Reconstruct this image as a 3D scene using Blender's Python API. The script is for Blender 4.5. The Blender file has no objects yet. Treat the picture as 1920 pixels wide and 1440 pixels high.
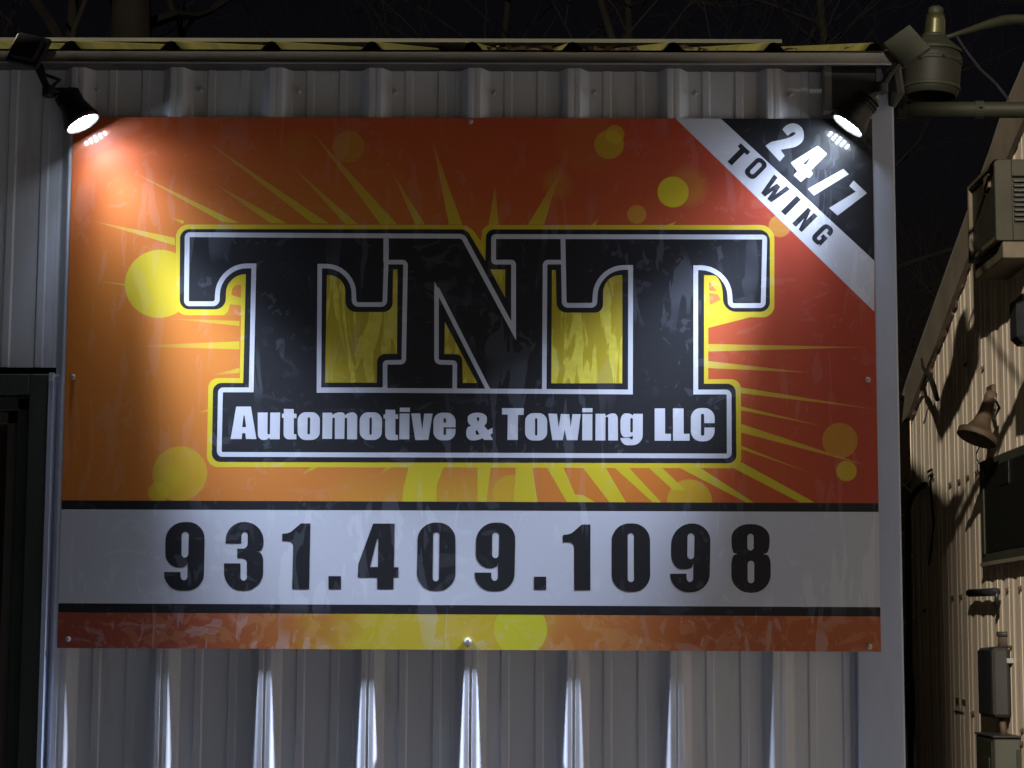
import bpy, math, random
from mathutils import Vector, Matrix
from mathutils.geometry import tessellate_polygon
random.seed(7)
scn = bpy.context.scene
COL = scn.collection

# ------------------------------------------------------------------ camera
F = 3900.0
CP = Vector((0.12913, -4.65534, 1.62014)); YAW, PITCH, ROLL = 0.00755, 0.12289, 0.00458
f0 = Vector((-math.sin(YAW), math.cos(YAW), 0)); r0 = Vector((math.cos(YAW), math.sin(YAW), 0)); u0 = Vector((0, 0, 1))
FWD = f0*math.cos(PITCH)+u0*math.sin(PITCH); UP0 = u0*math.cos(PITCH)-f0*math.sin(PITCH)
RT = r0*math.cos(ROLL)+UP0*math.sin(ROLL); UPV = UP0*math.cos(ROLL)-r0*math.sin(ROLL)
cam = bpy.data.cameras.new('camera'); co = bpy.data.objects.new('camera', cam); COL.objects.link(co)
co.matrix_world = Matrix(((RT.x, UPV.x, -FWD.x, CP.x), (RT.y, UPV.y, -FWD.y, CP.y), (RT.z, UPV.z, -FWD.z, CP.z), (0, 0, 0, 1)))
cam.sensor_width = 36; cam.lens = F/1920*36; cam.clip_start = .05; cam.clip_end = 400
scn.camera = co
# ------------------------------------------------------------------ night sky
w = bpy.data.worlds.new('World'); scn.world = w; w.use_nodes = True
nt = w.node_tree; bg = nt.nodes['Background']; sk = nt.nodes.new('ShaderNodeTexSky')
sk.sky_type = 'NISHITA'; sk.sun_disc = False; sk.sun_elevation = math.radians(1.0); sk.sun_rotation = math.radians(200)
tn = nt.nodes.new('ShaderNodeMix'); tn.data_type = 'RGBA'; tn.blend_type = 'MULTIPLY'; tn.inputs[0].default_value = 1; tn.inputs[7].default_value = (1.0, .82, 1.25, 1)
nt.links.new(sk.outputs[0], tn.inputs[6]); nt.links.new(tn.outputs[2], bg.inputs[0]); bg.inputs[1].default_value = 0.0026
scn.view_settings.view_transform = 'Standard'; scn.view_settings.look = 'None'
scn.view_settings.exposure = 0; scn.view_settings.gamma = 1; scn.view_settings.use_curve_mapping = False
# strengths of the lamps that light the place
YARD_W = 14500; YARD_COL = (1.0, .90, .74)
LED_COL = (.66, .77, 1.0)
BEAMS = ((64, 1.0, 1050, -.35), (84, 1.0, 18, -.10), (112, 1.0, 2.2, .001), (134, .6, 3, .001))    # spot size, blend, watts, outward lean

# ------------------------------------------------------------------ helpers
def ray(px, py): return FWD + RT*((px-960)/F) - UPV*((py-720)/F)
def ony(px, py, Y):
    v = ray(px, py); return CP + v*((Y-CP.y)/v.y)
def onx(px, py, X):
    v = ray(px, py); return CP + v*((X-CP.x)/v.x)
class MB:
    def __init__(s): s.v = []; s.f = []
    def add(s, vs, fs):
        n = len(s.v); s.v += [tuple(v) for v in vs]; s.f += [tuple(i+n for i in f) for f in fs]; return s
    def box(s, x0, x1, y0, y1, z0, z1):
        return s.add([(x, y, z) for x in (x0, x1) for y in (y0, y1) for z in (z0, z1)],
                     [(0, 1, 3, 2), (4, 6, 7, 5), (0, 4, 5, 1), (2, 3, 7, 6), (0, 2, 6, 4), (1, 5, 7, 3)])
    def bbox(s, x0, x1, y0, y1, z0, z1, b=.003):      # box with chamfered vertical & horizontal edges
        x = sorted((x0, x1)); y = sorted((y0, y1)); z = sorted((z0, z1))
        V = []; idx = {}
        for i in (0, 1):
            for j in (0, 1):
                for k in (0, 1):
                    for a in range(3):
                        p = [x[i], y[j], z[k]]
                        for c in range(3):
                            if c != a: p[c] += b if (i, j, k)[c] == 0 else -b
                        idx[(i, j, k, a)] = len(V); V.append(p)
        Fs = []
        for a in range(3):
            o = [c for c in range(3) if c != a]
            for sgn in (0, 1):
                q = []
                for (m, n) in ((0, 0), (1, 0), (1, 1), (0, 1)):
                    t = [0, 0, 0]; t[a] = sgn; t[o[0]] = m; t[o[1]] = n; q.append(idx[(*t, a)])
                Fs.append(q)
            for (m, n) in ((0, 0), (1, 0), (1, 1), (0, 1)):
                t0 = [0, 0, 0]; t0[o[0]] = m; t0[o[1]] = n; t1 = list(t0); t1[a] = 1
                Fs.append([idx[(*t0, o[0])], idx[(*t0, o[1])], idx[(*t1, o[1])], idx[(*t1, o[0])]])
        for i in (0, 1):
            for j in (0, 1):
                for k in (0, 1): Fs.append([idx[(i, j, k, a)] for a in range(3)])
        return s.add(V, Fs)
    def tube(s, pts, rad, n=10, cap=True):
        pts = [Vector(p) for p in pts]; V = []; Fs = []
        rad = rad if hasattr(rad, '__len__') else [rad]*len(pts)
        for i, p in enumerate(pts):
            d = (pts[min(i+1, len(pts)-1)]-pts[max(i-1, 0)]).normalized()
            a = d.cross(Vector((0, 0, 1)) if abs(d.z) < .9 else Vector((1, 0, 0))).normalized(); b = d.cross(a)
            for k in range(n):
                t = 2*math.pi*k/n; V.append(p+(a*math.cos(t)+b*math.sin(t))*rad[i])
        for i in range(len(pts)-1):
            for k in range(n): Fs.append((i*n+k, i*n+(k+1) % n, (i+1)*n+(k+1) % n, (i+1)*n+k))
        if cap: Fs += [tuple(range(n)), tuple(range((len(pts)-1)*n, len(pts)*n))]
        return s.add(V, Fs)
    def lathe(s, prof, n=32, M=None, sx=1, sy=1, cap=False):       # prof: (radius, height) along local z
        V = []; Fs = []
        for r, h in prof:
            for k in range(n):
                t = 2*math.pi*k/n; q = Vector((r*math.cos(t)*sx, r*math.sin(t)*sy, h)); V.append(M @ q if M else q)
        for i in range(len(prof)-1):
            for k in range(n): Fs.append((i*n+k, i*n+(k+1) % n, (i+1)*n+(k+1) % n, (i+1)*n+k))
        if cap: Fs += [tuple(range(n)), tuple(range((len(prof)-1)*n, len(prof)*n))]
        return s.add(V, Fs)
    def slab(s, poly, off, th):
        """extrude a planar polygon (3-d points) by vector th, starting at off"""
        P = [Vector(p)+off for p in poly]; n = len(P); Q = [p+th for p in P]
        tri = tessellate_polygon([P])
        return s.add(P+Q, [t for t in tri]+[tuple(i+n for i in t) for t in tri]+[(i, (i+1) % n, n+(i+1) % n, n+i) for i in range(n)])
    def obj(s, name, mat, parent=None, smooth=False, loc=None):
        me = bpy.data.meshes.new(name); me.from_pydata(s.v, [], s.f); me.update()
        o = bpy.data.objects.new(name, me); COL.objects.link(o)
        import bmesh
        bm = bmesh.new(); bm.from_mesh(me); bmesh.ops.recalc_face_normals(bm, faces=bm.faces); bm.to_mesh(me); bm.free()
        if mat: me.materials.append(mat)
        if smooth: me.polygons.foreach_set('use_smooth', [True]*len(me.polygons))
        if parent: o.parent = parent; o.matrix_parent_inverse = Matrix.Translation(-Vector(parent.location))
        return o
def thing(name, label, cat, loc=(0, 0, 0), group=None):
    o = bpy.data.objects.new(name, None); COL.objects.link(o); o.location = loc; o.empty_display_size = .1
    o['label'] = label; o['category'] = cat
    if group: o['group'] = group
    return o
def tag(o, label, cat, group=None):
    o['label'] = label; o['category'] = cat
    if group: o['group'] = group
    return o

# ------------------------------------------------------------------ materials
def mat(name, col, rough=.5, metal=0, coat=0, var=.12, vscale=8, bump=0, bscale=40, stretch=(1, 1, 1), spec=.5, dirt=None, dscale=3, dth=.55):
    m = bpy.data.materials.new(name); m.use_nodes = True; t = m.node_tree; N = t.nodes; L = t.links
    b = N['Principled BSDF']; b.inputs['Roughness'].default_value = rough; b.inputs['Metallic'].default_value = metal
    b.inputs['Coat Weight'].default_value = coat; b.inputs['Coat Roughness'].default_value = .04; b.inputs['Specular IOR Level'].default_value = spec
    tc = N.new('ShaderNodeTexCoord'); mp = N.new('ShaderNodeMapping'); mp.inputs['Scale'].default_value = stretch
    L.new(tc.outputs['Object'], mp.inputs[0])
    n = N.new('ShaderNodeTexNoise'); n.inputs['Scale'].default_value = vscale; n.inputs['Detail'].default_value = 6; L.new(mp.outputs[0], n.inputs[0])
    mx = N.new('ShaderNodeMix'); mx.data_type = 'RGBA'
    mx.inputs[6].default_value = (*[c*(1-var) for c in col], 1); mx.inputs[7].default_value = (*[min(1, c*(1+var)) for c in col], 1)
    mr = N.new('ShaderNodeMapRange'); mr.inputs[1].default_value = .3; mr.inputs[2].default_value = .7
    L.new(n.outputs[0], mr.inputs[0]); L.new(mr.outputs[0], mx.inputs[0]); out = mx.outputs[2]
    if dirt:
        n2 = N.new('ShaderNodeTexNoise'); n2.inputs['Scale'].default_value = dscale; n2.inputs['Detail'].default_value = 9; n2.inputs['Roughness'].default_value = .65
        L.new(mp.outputs[0], n2.inputs[0])
        r2 = N.new('ShaderNodeMapRange'); r2.inputs[1].default_value = dth; r2.inputs[2].default_value = dth+.18; L.new(n2.outputs[0], r2.inputs[0])
        m2 = N.new('ShaderNodeMix'); m2.data_type = 'RGBA'; m2.inputs[7].default_value = (*dirt, 1); L.new(out, m2.inputs[6]); L.new(r2.outputs[0], m2.inputs[0]); out = m2.outputs[2]
    L.new(out, b.inputs['Base Color'])
    if bump:
        n3 = N.new('ShaderNodeTexNoise'); n3.inputs['Scale'].default_value = bscale; n3.inputs['Detail'].default_value = 5; L.new(mp.outputs[0], n3.inputs[0])
        bp = N.new('ShaderNodeBump'); bp.inputs['Strength'].default_value = bump; bp.inputs['Distance'].default_value = .002
        L.new(n3.outputs[0], bp.inputs['Height']); L.new(bp.outputs[0], b.inputs['Normal'])
    return m
def emis(name, col, s):
    m = bpy.data.materials.new(name); m.use_nodes = True; b = m.node_tree.nodes['Principled BSDF']
    b.inputs['Base Color'].default_value = (.6, .6, .6, 1); b.inputs['Emission Color'].default_value = (*col, 1); b.inputs['Emission Strength'].default_value = s
    return m
M_WALL = mat('white_painted_steel', (.60, .61, .66), .33, 0, .15, .07, 3, .25, 30, (3, 3, .5), dirt=(.44, .43, .43), dscale=5, dth=.58)
M_TRIM = mat('white_trim_steel', (.44, .49, .63), .35, 0, .2, .06, 4, .15, 20, (3, 3, .6), dirt=(.36, .38, .46), dscale=6, dth=.6)
M_ROOF = mat('weathered_yellow_roof_steel', (.14, .128, .03), .5, 0, 0, .25, 9, .5, 60, dirt=(.09, .085, .03), dscale=7, dth=.52)
M_CAP = mat('olive_ridge_steel', (.03, .028, .011), .7, 0, 0, .25, 6, .5, 60, dirt=(.05, .045, .018), dscale=4)
M_PAN = mat('shaded_roof_pan_steel', (.06, .055, .018), .6, 0, 0, .3, 11, .5, 60, dirt=(.022, .02, .012), dscale=8, dth=.45)  # darker roof steel: shade between the ribs painted in, plus dirt patches
M_EAVE = mat('dull_brown_eave_steel', (.075, .068, .06), .55, 0, 0, .2, 12, .4, 60, dirt=(.03, .028, .025), dscale=9)
M_LIP = mat('pale_drip_edge', (.32, .31, .33), .4)
M_BLACK = mat('black_plastic', (.012, .013, .016), .42, 0, 0, .2, 30, .2, 120)
M_SOLAR = mat('solar_cell_grey', (.022, .024, .015), .5, 0, 0, .2, 22, .1, 60, dirt=(.012, .014, .009), dscale=14, spec=.15)
M_RIM = mat('pale_plastic_edge', (.6, .55, .47), .5)
M_SCREW = mat('zinc_screw', (.55, .54, .53), .35, .7, 0, .2, 90)
M_DOOR = mat('dark_green_door_paint', (.045, .055, .05), .5, 0, 0, .2, 5, .3, 30, (2, 2, .6), dirt=(.025, .03, .027))
M_DOORIN = mat('dark_brown_door_frame', (.10, .085, .07), .55, 0, 0, .2, 6, .3, 30, dirt=(.05, .045, .04))
M_GAP = mat('dark_doorway_panel', (.012, .011, .014), .6)
M_TAN = mat('cream_ribbed_steel', (.57, .485, .385), .5, 0, 0, .08, 2.2, .3, 30, (3, 3, .4), dirt=(.41, .34, .265), dscale=3.2, dth=.56)
M_TANTRIM = mat('tan_rake_board', (.15, .122, .09), .6, 0, 0, .15, 7, .6, 40, dirt=(.12, .095, .07), dscale=6, dth=.52)
M_DARKSIDE = mat('dark_side_steel', (.16, .16, .15), .6, 0, 0, .2, 3, .3, 20, (3, 3, .5))
M_GREY = mat('grey_meter_enamel', (.03, .029, .028), .45, 0, 0, .12, 12, .2, 60, dirt=(.035, .03, .028), dscale=9, spec=.15)
M_GREEN = mat('olive_window_frame', (.028, .03, .02), .5, 0, 0, .2, 9, .3, 50)
M_SCREEN = mat('dark_window_screen', (.006, .007, .006), .35, 0, 0, .2, 50)
M_AC = mat('grimy_olive_ac_enamel', (.022, .021, .014), .5, 0, 0, .2, 9, .3, 50, spec=.15)
M_ACTAN = mat('grimy_tan_ac_edge', (.075, .062, .042), .55, 0, 0, .25, 14, .3, 50, spec=.15)
M_HORN = mat('rusty_tan_horn', (.05, .03, .015), .7, 0, 0, .3, 14, .5, 60, dirt=(.05, .028, .016), dscale=10, dth=.5)
M_RUST = mat('rust', (.055, .032, .02), .8, 0, 0, .4, 40)
M_OLIVE = mat('oxidised_lamp_metal', (.015, .016, .010), .6, .1, 0, .25, 16, .3, 50, spec=.15)
M_NECK = mat('bright_galvanised_neck', (.07, .07, .035), .3, .8, 0, .2, 14)
M_DRUM = mat('yellowed_lamp_drum', (.009, .0088, .006), .6, 0, 0, .2, 10, .3, 30, dirt=(.008, .008, .005), dscale=7, spec=.15)
M_POLE = mat('weathered_pole_paint', (.012, .0125, .007), .6, 0, 0, .15, 10, .4, 60, dirt=(.014, .015, .009), dscale=12, spec=.15)
M_BARK = mat('grey_brown_bark', (.006, .0048, .0034), .9, 0, 0, .35, 10, 1.0, 25, (1, 1, .35), spec=.15)
M_GROUND = mat('gravel_and_concrete', (.10, .10, .10), .85, 0, 0, .25, 2.5, .8, 60, dirt=(.06, .06, .06), dscale=1.2)
M_BLOCKER = mat('blocker_cladding', (.10, .10, .095), .8)
M_LENS = emis('lit_lamp_lens', (.85, .93, 1), 4)
M_DOT = emis('lit_led', (.72, .85, 1), 170)

# smears of old glue and wiped dirt over the print: shared node group
def smear_group():
    g = bpy.data.node_groups.new('print_smears', 'ShaderNodeTree')
    g.interface.new_socket('Patches', in_out='OUTPUT', socket_type='NodeSocketFloat'); g.interface.new_socket('Film', in_out='OUTPUT', socket_type='NodeSocketFloat'); N = g.nodes; L = g.links
    out = N.new('NodeGroupOutput'); geo = N.new('ShaderNodeNewGeometry')
    def noise(scale, vec, det=3, rough=.5, dist=0):
        mp = N.new('ShaderNodeMapping'); mp.inputs['Scale'].default_value = vec; L.new(geo.outputs['Position'], mp.inputs[0])
        n = N.new('ShaderNodeTexNoise'); n.inputs['Scale'].default_value = scale; n.inputs['Detail'].default_value = det
        n.inputs['Roughness'].default_value = rough; n.inputs['Distortion'].default_value = dist; L.new(mp.outputs[0], n.inputs[0]); return n.outputs[0]
    def rng(x, a, b, c=0, d=1):
        m = N.new('ShaderNodeMapRange'); m.inputs[1].default_value = a; m.inputs[2].default_value = b; m.inputs[3].default_value = c; m.inputs[4].default_value = d
        L.new(x, m.inputs[0]); return m.outputs[0]
    def mul(a, b, op='MULTIPLY'):
        m = N.new('ShaderNodeMath'); m.operation = op
        for i, q in enumerate((a, b)):
            if isinstance(q, (int, float)): m.inputs[i].default_value = q
            else: L.new(q, m.inputs[i])
        return m.outputs[0]
    drips = rng(noise(17, (1.6, 1, .33), 2.5, .55, .7), .57, .585)
    area = rng(noise(3.2, (1, 1, 1.3), 2), .46, .55)
    blobs = rng(noise(34, (1, 1, .8), 2, .5, 1.2), .635, .65)
    area2 = rng(noise(4.1, (1.2, 1, 1), 1), .46, .56)
    film = rng(noise(2.4, (1, 1, 1), 6, .6), .35, .75, 0, .35)
    fine = rng(noise(110, (1, 1, 1), 4, .7), .45, .8, 0, .18)
    a = mul(mul(drips, area), .8); b = mul(mul(blobs, area2), .75)
    big = mul(rng(noise(11, (.8, 1, 1.5), 3, .55, 1.5), .60, .615), rng(noise(2.3, (1, 1, 1), 1), .47, .55))
    pt_ = mul(mul(a, b, 'MAXIMUM'), mul(big, .6), 'MAXIMUM'); s = mul(film, fine, 'ADD')
    # mostly on the lower half of the board, where hands and rain reach
    L.new(pt_, out.inputs[0]); L.new(s, out.inputs[1]); return g
SM = smear_group()
def finish_print(m, col_socket, haze=.16, coat=1.0, film=.12, pc=(.62, .62, .66)):
    t = m.node_tree; N = t.nodes; L = t.links; b = N['Principled BSDF']
    g = N.new('ShaderNodeGroup'); g.node_tree = SM
    f = N.new('ShaderNodeMath'); f.operation = 'MULTIPLY'; f.inputs[1].default_value = film; L.new(g.outputs[1], f.inputs[0])
    mul = N.new('ShaderNodeMath'); mul.operation = 'MULTIPLY_ADD'; mul.inputs[1].default_value = haze; L.new(g.outputs[0], mul.inputs[0]); L.new(f.outputs[0], mul.inputs[2])
    mx = N.new('ShaderNodeMix'); mx.data_type = 'RGBA'; mx.inputs[7].default_value = (*pc, 1)
    L.new(mul.outputs[0], mx.inputs[0]); L.new(col_socket, mx.inputs[6]); L.new(mx.outputs[2], b.inputs['Base Color'])
    b.inputs['Roughness'].default_value = .45; b.inputs['Coat Weight'].default_value = coat
    ad = N.new('ShaderNodeMath'); ad.operation = 'MULTIPLY_ADD'; ad.inputs[1].default_value = .12; ad.inputs[2].default_value = .004; L.new(g.outputs[0], ad.inputs[0]); L.new(ad.outputs[0], b.inputs['Coat Roughness'])
def print_mat(name, col, haze=.16, film=.12, pc=(.62, .62, .66)):
    m = bpy.data.materials.new(name); m.use_nodes = True; N = m.node_tree.nodes
    c = N.new('ShaderNodeRGB'); c.outputs[0].default_value = (*col, 1); finish_print(m, c.outputs[0], haze, 1.0, film, pc); return m
def print_vcol(name):
    m = bpy.data.materials.new(name); m.use_nodes = True; N = m.node_tree.nodes
    c = N.new('ShaderNodeVertexColor'); c.layer_name = 'ink'; finish_print(m, c.outputs[0], .1); return m
INK_K = print_mat('print_black', (.006, .007, .011), .085, .03, (.50, .54, .66))
INK_W = print_mat('print_white', (.56, .58, .66), .45, .2, (.74, .76, .82))
INK_Y = print_mat('print_yellow', (.66, .52, .012), .22)
def drip_yellow():
    m = bpy.data.materials.new('print_yellow_with_glue_runs'); m.use_nodes = True; t = m.node_tree; N = t.nodes; L = t.links
    geo = N.new('ShaderNodeNewGeometry'); mp = N.new('ShaderNodeMapping'); mp.inputs['Scale'].default_value = (26, 1, 4.2); L.new(geo.outputs['Position'], mp.inputs[0])
    n = N.new('ShaderNodeTexNoise'); n.inputs['Scale'].default_value = 1.1; n.inputs['Detail'].default_value = 4; n.inputs['Distortion'].default_value = .9; L.new(mp.outputs[0], n.inputs[0])
    r = N.new('ShaderNodeMapRange'); r.inputs[1].default_value = .50; r.inputs[2].default_value = .53; L.new(n.outputs[0], r.inputs[0])
    n2 = N.new('ShaderNodeTexNoise'); n2.inputs['Scale'].default_value = 45; n2.inputs['Detail'].default_value = 5; L.new(geo.outputs['Position'], n2.inputs[0])
    m0 = N.new('ShaderNodeMath'); m0.operation = 'MULTIPLY'; L.new(r.outputs[0], m0.inputs[0]); L.new(n2.outputs[0], m0.inputs[1])
    mx = N.new('ShaderNodeMix'); mx.data_type = 'RGBA'; mx.inputs[6].default_value = (.46, .36, .008, 1); mx.inputs[7].default_value = (.86, .78, .10, 1); L.new(m0.outputs[0], mx.inputs[0])
    finish_print(m, mx.outputs[2], .15); return m
INK_G = drip_yellow()
INK_R = print_vcol('print_ray_ink')
INK_O = print_mat('print_orange', (.66, .22, .03), .2)

def on_sign(px, py): p = ony(px, py, 0); return p.x, p.z
CIRCLES = [(299, 532, 65, (.64, .50, .015), .93), (654, 275, 31, (.55, .38, .02), .42), (1142, 271, 28, (.60, .47, .01), .6), (1153, 252, 18, (.62, .50, .01), .5),
           (1262, 360, 29.5, (.66, .56, .01), .95), (1290, 350, 34, (.62, .36, .02), .3), (1194, 402, 18, (.62, .36, .03), .65), (1575, 826, 33, (.58, .36, .02), .6),
           (1587, 883, 19, (.62, .46, .01), .85), (337, 888, 51, (.60, .46, .01), .62), (322, 896, 20, (.62, .52, .01), .4), (297, 923, 19, (.62, .52, .01), .6),
           (1293, 941, 42, (.62, .44, .015), .75), (976, 1180, 49, (.62, .55, .01), .95), (1462, 424, 21, (.66, .40, .04), .5), (1045, 345, 25, (.55, .36, .02), .3),
           (560, 272, 27, (.5, .3, .02), .22), (958, 925, 34, (.62, .46, .015), .5), (345, 1168, 18, (.5, .38, .02), .5), (1100, 262, 60, (.5, .3, .02), .12)]
def background_mat():
    m = bpy.data.materials.new('print_sunburst_background'); m.use_nodes = True; t = m.node_tree; N = t.nodes; L = t.links
    geo = N.new('ShaderNodeNewGeometry')
    cx, cz = on_sign(950, 1030)
    mp = N.new('ShaderNodeMapping'); mp.inputs['Location'].default_value = (-cx*.8, 0, -cz*.8); mp.inputs['Scale'].default_value = (.8, 0, .8)
    L.new(geo.outputs['Position'], mp.inputs[0])
    ln = N.new('ShaderNodeVectorMath'); ln.operation = 'LENGTH'; L.new(mp.outputs[0], ln.inputs[0])
    sx = N.new('ShaderNodeSeparateXYZ'); L.new(geo.outputs['Position'], sx.inputs[0])
    gx = N.new('ShaderNodeMath'); gx.operation = 'MULTIPLY_ADD'; gx.inputs[1].default_value = .47; gx.inputs[2].default_value = -.47*cx; L.new(sx.outputs[0], gx.inputs[0])
    ns = N.new('ShaderNodeTexNoise'); ns.inputs['Scale'].default_value = 1.6; ns.inputs['Detail'].default_value = 2; L.new(geo.outputs['Position'], ns.inputs[0])
    n2 = N.new('ShaderNodeMath'); n2.operation = 'MULTIPLY_ADD'; n2.inputs[1].default_value = .2; n2.inputs[2].default_value = -.1; L.new(ns.outputs[0], n2.inputs[0])
    a1 = N.new('ShaderNodeMath'); a1.operation = 'ADD'; L.new(ln.outputs['Value'], a1.inputs[0]); L.new(gx.outputs[0], a1.inputs[1])
    ad = N.new('ShaderNodeMath'); ad.operation = 'ADD'; L.new(a1.outputs[0], ad.inputs[0]); L.new(n2.outputs[0], ad.inputs[1])
    cr = N.new('ShaderNodeValToRGB'); e = cr.color_ramp.elements
    e[0].position = 0; e[0].color = (.62, .44, .02, 1); e[1].position = 1; e[1].color = (.45, .055, .022, 1)
    for p, c in ((.07, (.60, .33, .03)), (.15, (.62, .20, .028)), (.45, (.62, .185, .018)), (.64, (.56, .10, .02))):
        q = e.new(p); q.color = (*c, 1)
    L.new(ad.outputs[0], cr.inputs[0]); col = cr.outputs[0]
    for px, py, r, c, a in CIRCLES:
        x, z = on_sign(px, py); R = r*1.83/1520
        d = N.new('ShaderNodeVectorMath'); d.operation = 'DISTANCE'; d.inputs[1].default_value = (x, 0, z)
        fl = N.new('ShaderNodeVectorMath'); fl.operation = 'MULTIPLY'; fl.inputs[1].default_value = (1, 0, 1); L.new(geo.outputs['Position'], fl.inputs[0]); L.new(fl.outputs[0], d.inputs[0])
        soft = .0012 if a > .4 else .012
        mr = N.new('ShaderNodeMapRange'); mr.inputs[1].default_value = R+soft; mr.inputs[2].default_value = R-soft; mr.inputs[3].default_value = 0; mr.inputs[4].default_value = a
        L.new(d.outputs['Value'], mr.inputs[0])
        mx = N.new('ShaderNodeMix'); mx.data_type = 'RGBA'; mx.inputs[7].default_value = (*c, 1); L.new(mr.outputs[0], mx.inputs[0]); L.new(col, mx.inputs[6]); col = mx.outputs[2]
    finish_print(m, col, .07, 1.0, .05); return m
M_BG = background_mat()
def strip_mat():
    m = bpy.data.materials.new('print_mottled_bottom_strip'); m.use_nodes = True; t = m.node_tree; N = t.nodes; L = t.links
    geo = N.new('ShaderNodeNewGeometry'); sx = N.new('ShaderNodeSeparateXYZ'); L.new(geo.outputs['Position'], sx.inputs[0])
    n = N.new('ShaderNodeTexNoise'); n.inputs['Scale'].default_value = 9; n.inputs['Detail'].default_value = 4; L.new(geo.outputs['Position'], n.inputs[0])
    a = N.new('ShaderNodeMath'); a.operation = 'MULTIPLY_ADD'; a.inputs[1].default_value = .25; L.new(n.outputs[0], a.inputs[0]); L.new(sx.outputs[0], a.inputs[2])
    mr = N.new('ShaderNodeMapRange'); mr.inputs[1].default_value = -.79; mr.inputs[2].default_value = 1.04; L.new(a.outputs[0], mr.inputs[0])
    cr = N.new('ShaderNodeValToRGB'); e = cr.color_ramp.elements; e[0].color = (.30, .045, .02, 1); e[1].color = (.44, .10, .02, 1)
    for p, c in ((.16, (.36, .06, .02)), (.30, (.44, .14, .018)), (.38, (.52, .40, .012)), (.53, (.58, .42, .014)), (.62, (.54, .20, .03)), (.78, (.46, .10, .02))):
        q = e.new(p); q.color = (*c, 1)
    L.new(mr.outputs[0], cr.inputs[0])
    x, z = on_sign(976, 1180); d = N.new('ShaderNodeVectorMath'); d.operation = 'DISTANCE'; d.inputs[1].default_value = (x, 0, z); L.new(geo.outputs['Position'], d.inputs[0])
    r1 = N.new('ShaderNodeMapRange'); r1.inputs[1].default_value = .0600; r1.inputs[2].default_value = .0580; L.new(d.outputs['Value'], r1.inputs[0])
    m1 = N.new('ShaderNodeMix'); m1.data_type = 'RGBA'; m1.inputs[7].default_value = (.60, .56, .012, 1); L.new(cr.outputs[0], m1.inputs[6]); L.new(r1.outputs[0], m1.inputs[0])
    n2 = N.new('ShaderNodeTexNoise'); n2.inputs['Scale'].default_value = 16; n2.inputs['Detail'].default_value = 3; n2.inputs['Distortion'].default_value = 1.6; L.new(geo.outputs['Position'], n2.inputs[0])
    r2 = N.new('ShaderNodeMapRange'); r2.inputs[1].default_value = .54; r2.inputs[2].default_value = .56; r2.inputs[4].default_value = .13; L.new(n2.outputs[0], r2.inputs[0])
    m2 = N.new('ShaderNodeMix'); m2.data_type = 'RGBA'; m2.inputs[7].default_value = (.80, .52, .22, 1); L.new(m1.outputs[2], m2.inputs[6]); L.new(r2.outputs[0], m2.inputs[0])
    finish_print(m, m2.outputs[2], .3, 1.0, .15); return m
M_STRIP = strip_mat()

# ================================================================== SETTING
g = MB(); g.add([(-80, -60, 0), (80, -60, 0), (80, 90, 0), (-80, 90, 0)], [(0, 1, 2, 3)]); go = g.obj('ground', M_GROUND); go['kind'] = 'structure'

# ------------------------------------------------------------------ workshop with the sign
shop = thing('metal_workshop', 'white ribbed steel workshop wall and yellowish roof behind the orange sign', 'building', (0, .03, 0))
P = .2285; X0 = -.909; YP, YC0 = .033, .0040         # pan and crest planes
def profile(xa, xb):
    pts = []
    k0 = int(math.floor((xa-X0)/P))-1
    for k in range(k0, k0+int((xb-xa)/P)+4):
        c = X0+k*P; YC = YC0+.0011*math.sin(k*2.4+1)
        pts += [(c-.036, YP), (c-.031, YP-.004), (c-.016, YC+.0015), (c-.013, YC), (c-.004, YC), (c-.003, YC+.001), (c+.003, YC+.001), (c+.004, YC), (c+.013, YC), (c+.016, YC+.0015), (c+.031, YP-.004), (c+.036, YP)]
        for q in (1/3, 2/3):
            m = c+P*q; pts += [(m-.011, YP), (m-.007, YP-.0042), (m+.007, YP-.0042), (m+.011, YP)]
    def yat(x):
        for (a, ya), (b, yb) in zip(pts, pts[1:]):
            if a <= x <= b: return ya+(yb-ya)*(x-a)/(b-a)
        return YP
    return [(xa, yat(xa))]+[q for q in pts if xa < q[0] < xb]+[(xb, yat(xb))]
def wall_panel(xa, xb, z0, z1, dy=0):
    pr = profile(xa, xb); m = MB(); n = len(pr)
    zs = [z0+(z1-z0)*i/6 for i in range(7)]
    V = [(x, y+dy, z) for z in zs for x, y in pr]+[(x, y+dy+.0012, z) for z in (z0, z1) for x, y in pr]
    m.add(V, [(j*n+i, j*n+i+1, (j+1)*n+i+1, (j+1)*n+i) for j in range(6) for i in range(n-1)]); return m.obj('wall_panel', M_WALL, shop)
DX = -.944; DZ = 2.213; ZT = 2.935
x = X0+P*4-.045                   # panel laps beside a rib
laps = [x+P*4*k for k in range(-4, 3)]
for a, b in zip(laps, laps[1:]):
    a2, b2 = a, min(b, .885)
    if a2 >= b2: continue
    if b2 <= DX: wall_panel(a2, b2-.0004, DZ+.02, ZT)
    elif a2 < DX:
        wall_panel(a2, DX-.0004, DZ+.02, ZT); wall_panel(DX, b2-.0004, 0, ZT)
    else: wall_panel(a2, b2-.0004, 0, ZT)
# dark wall core behind the sheets
MB().box(-3.9, .955, .07, .16, DZ+.05, 2.93).obj('wall_core', M_DARKSIDE, shop)
MB().box(-.93, .955, .07, .16, 0, DZ+.05).obj('wall_core', M_DARKSIDE, shop)
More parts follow.
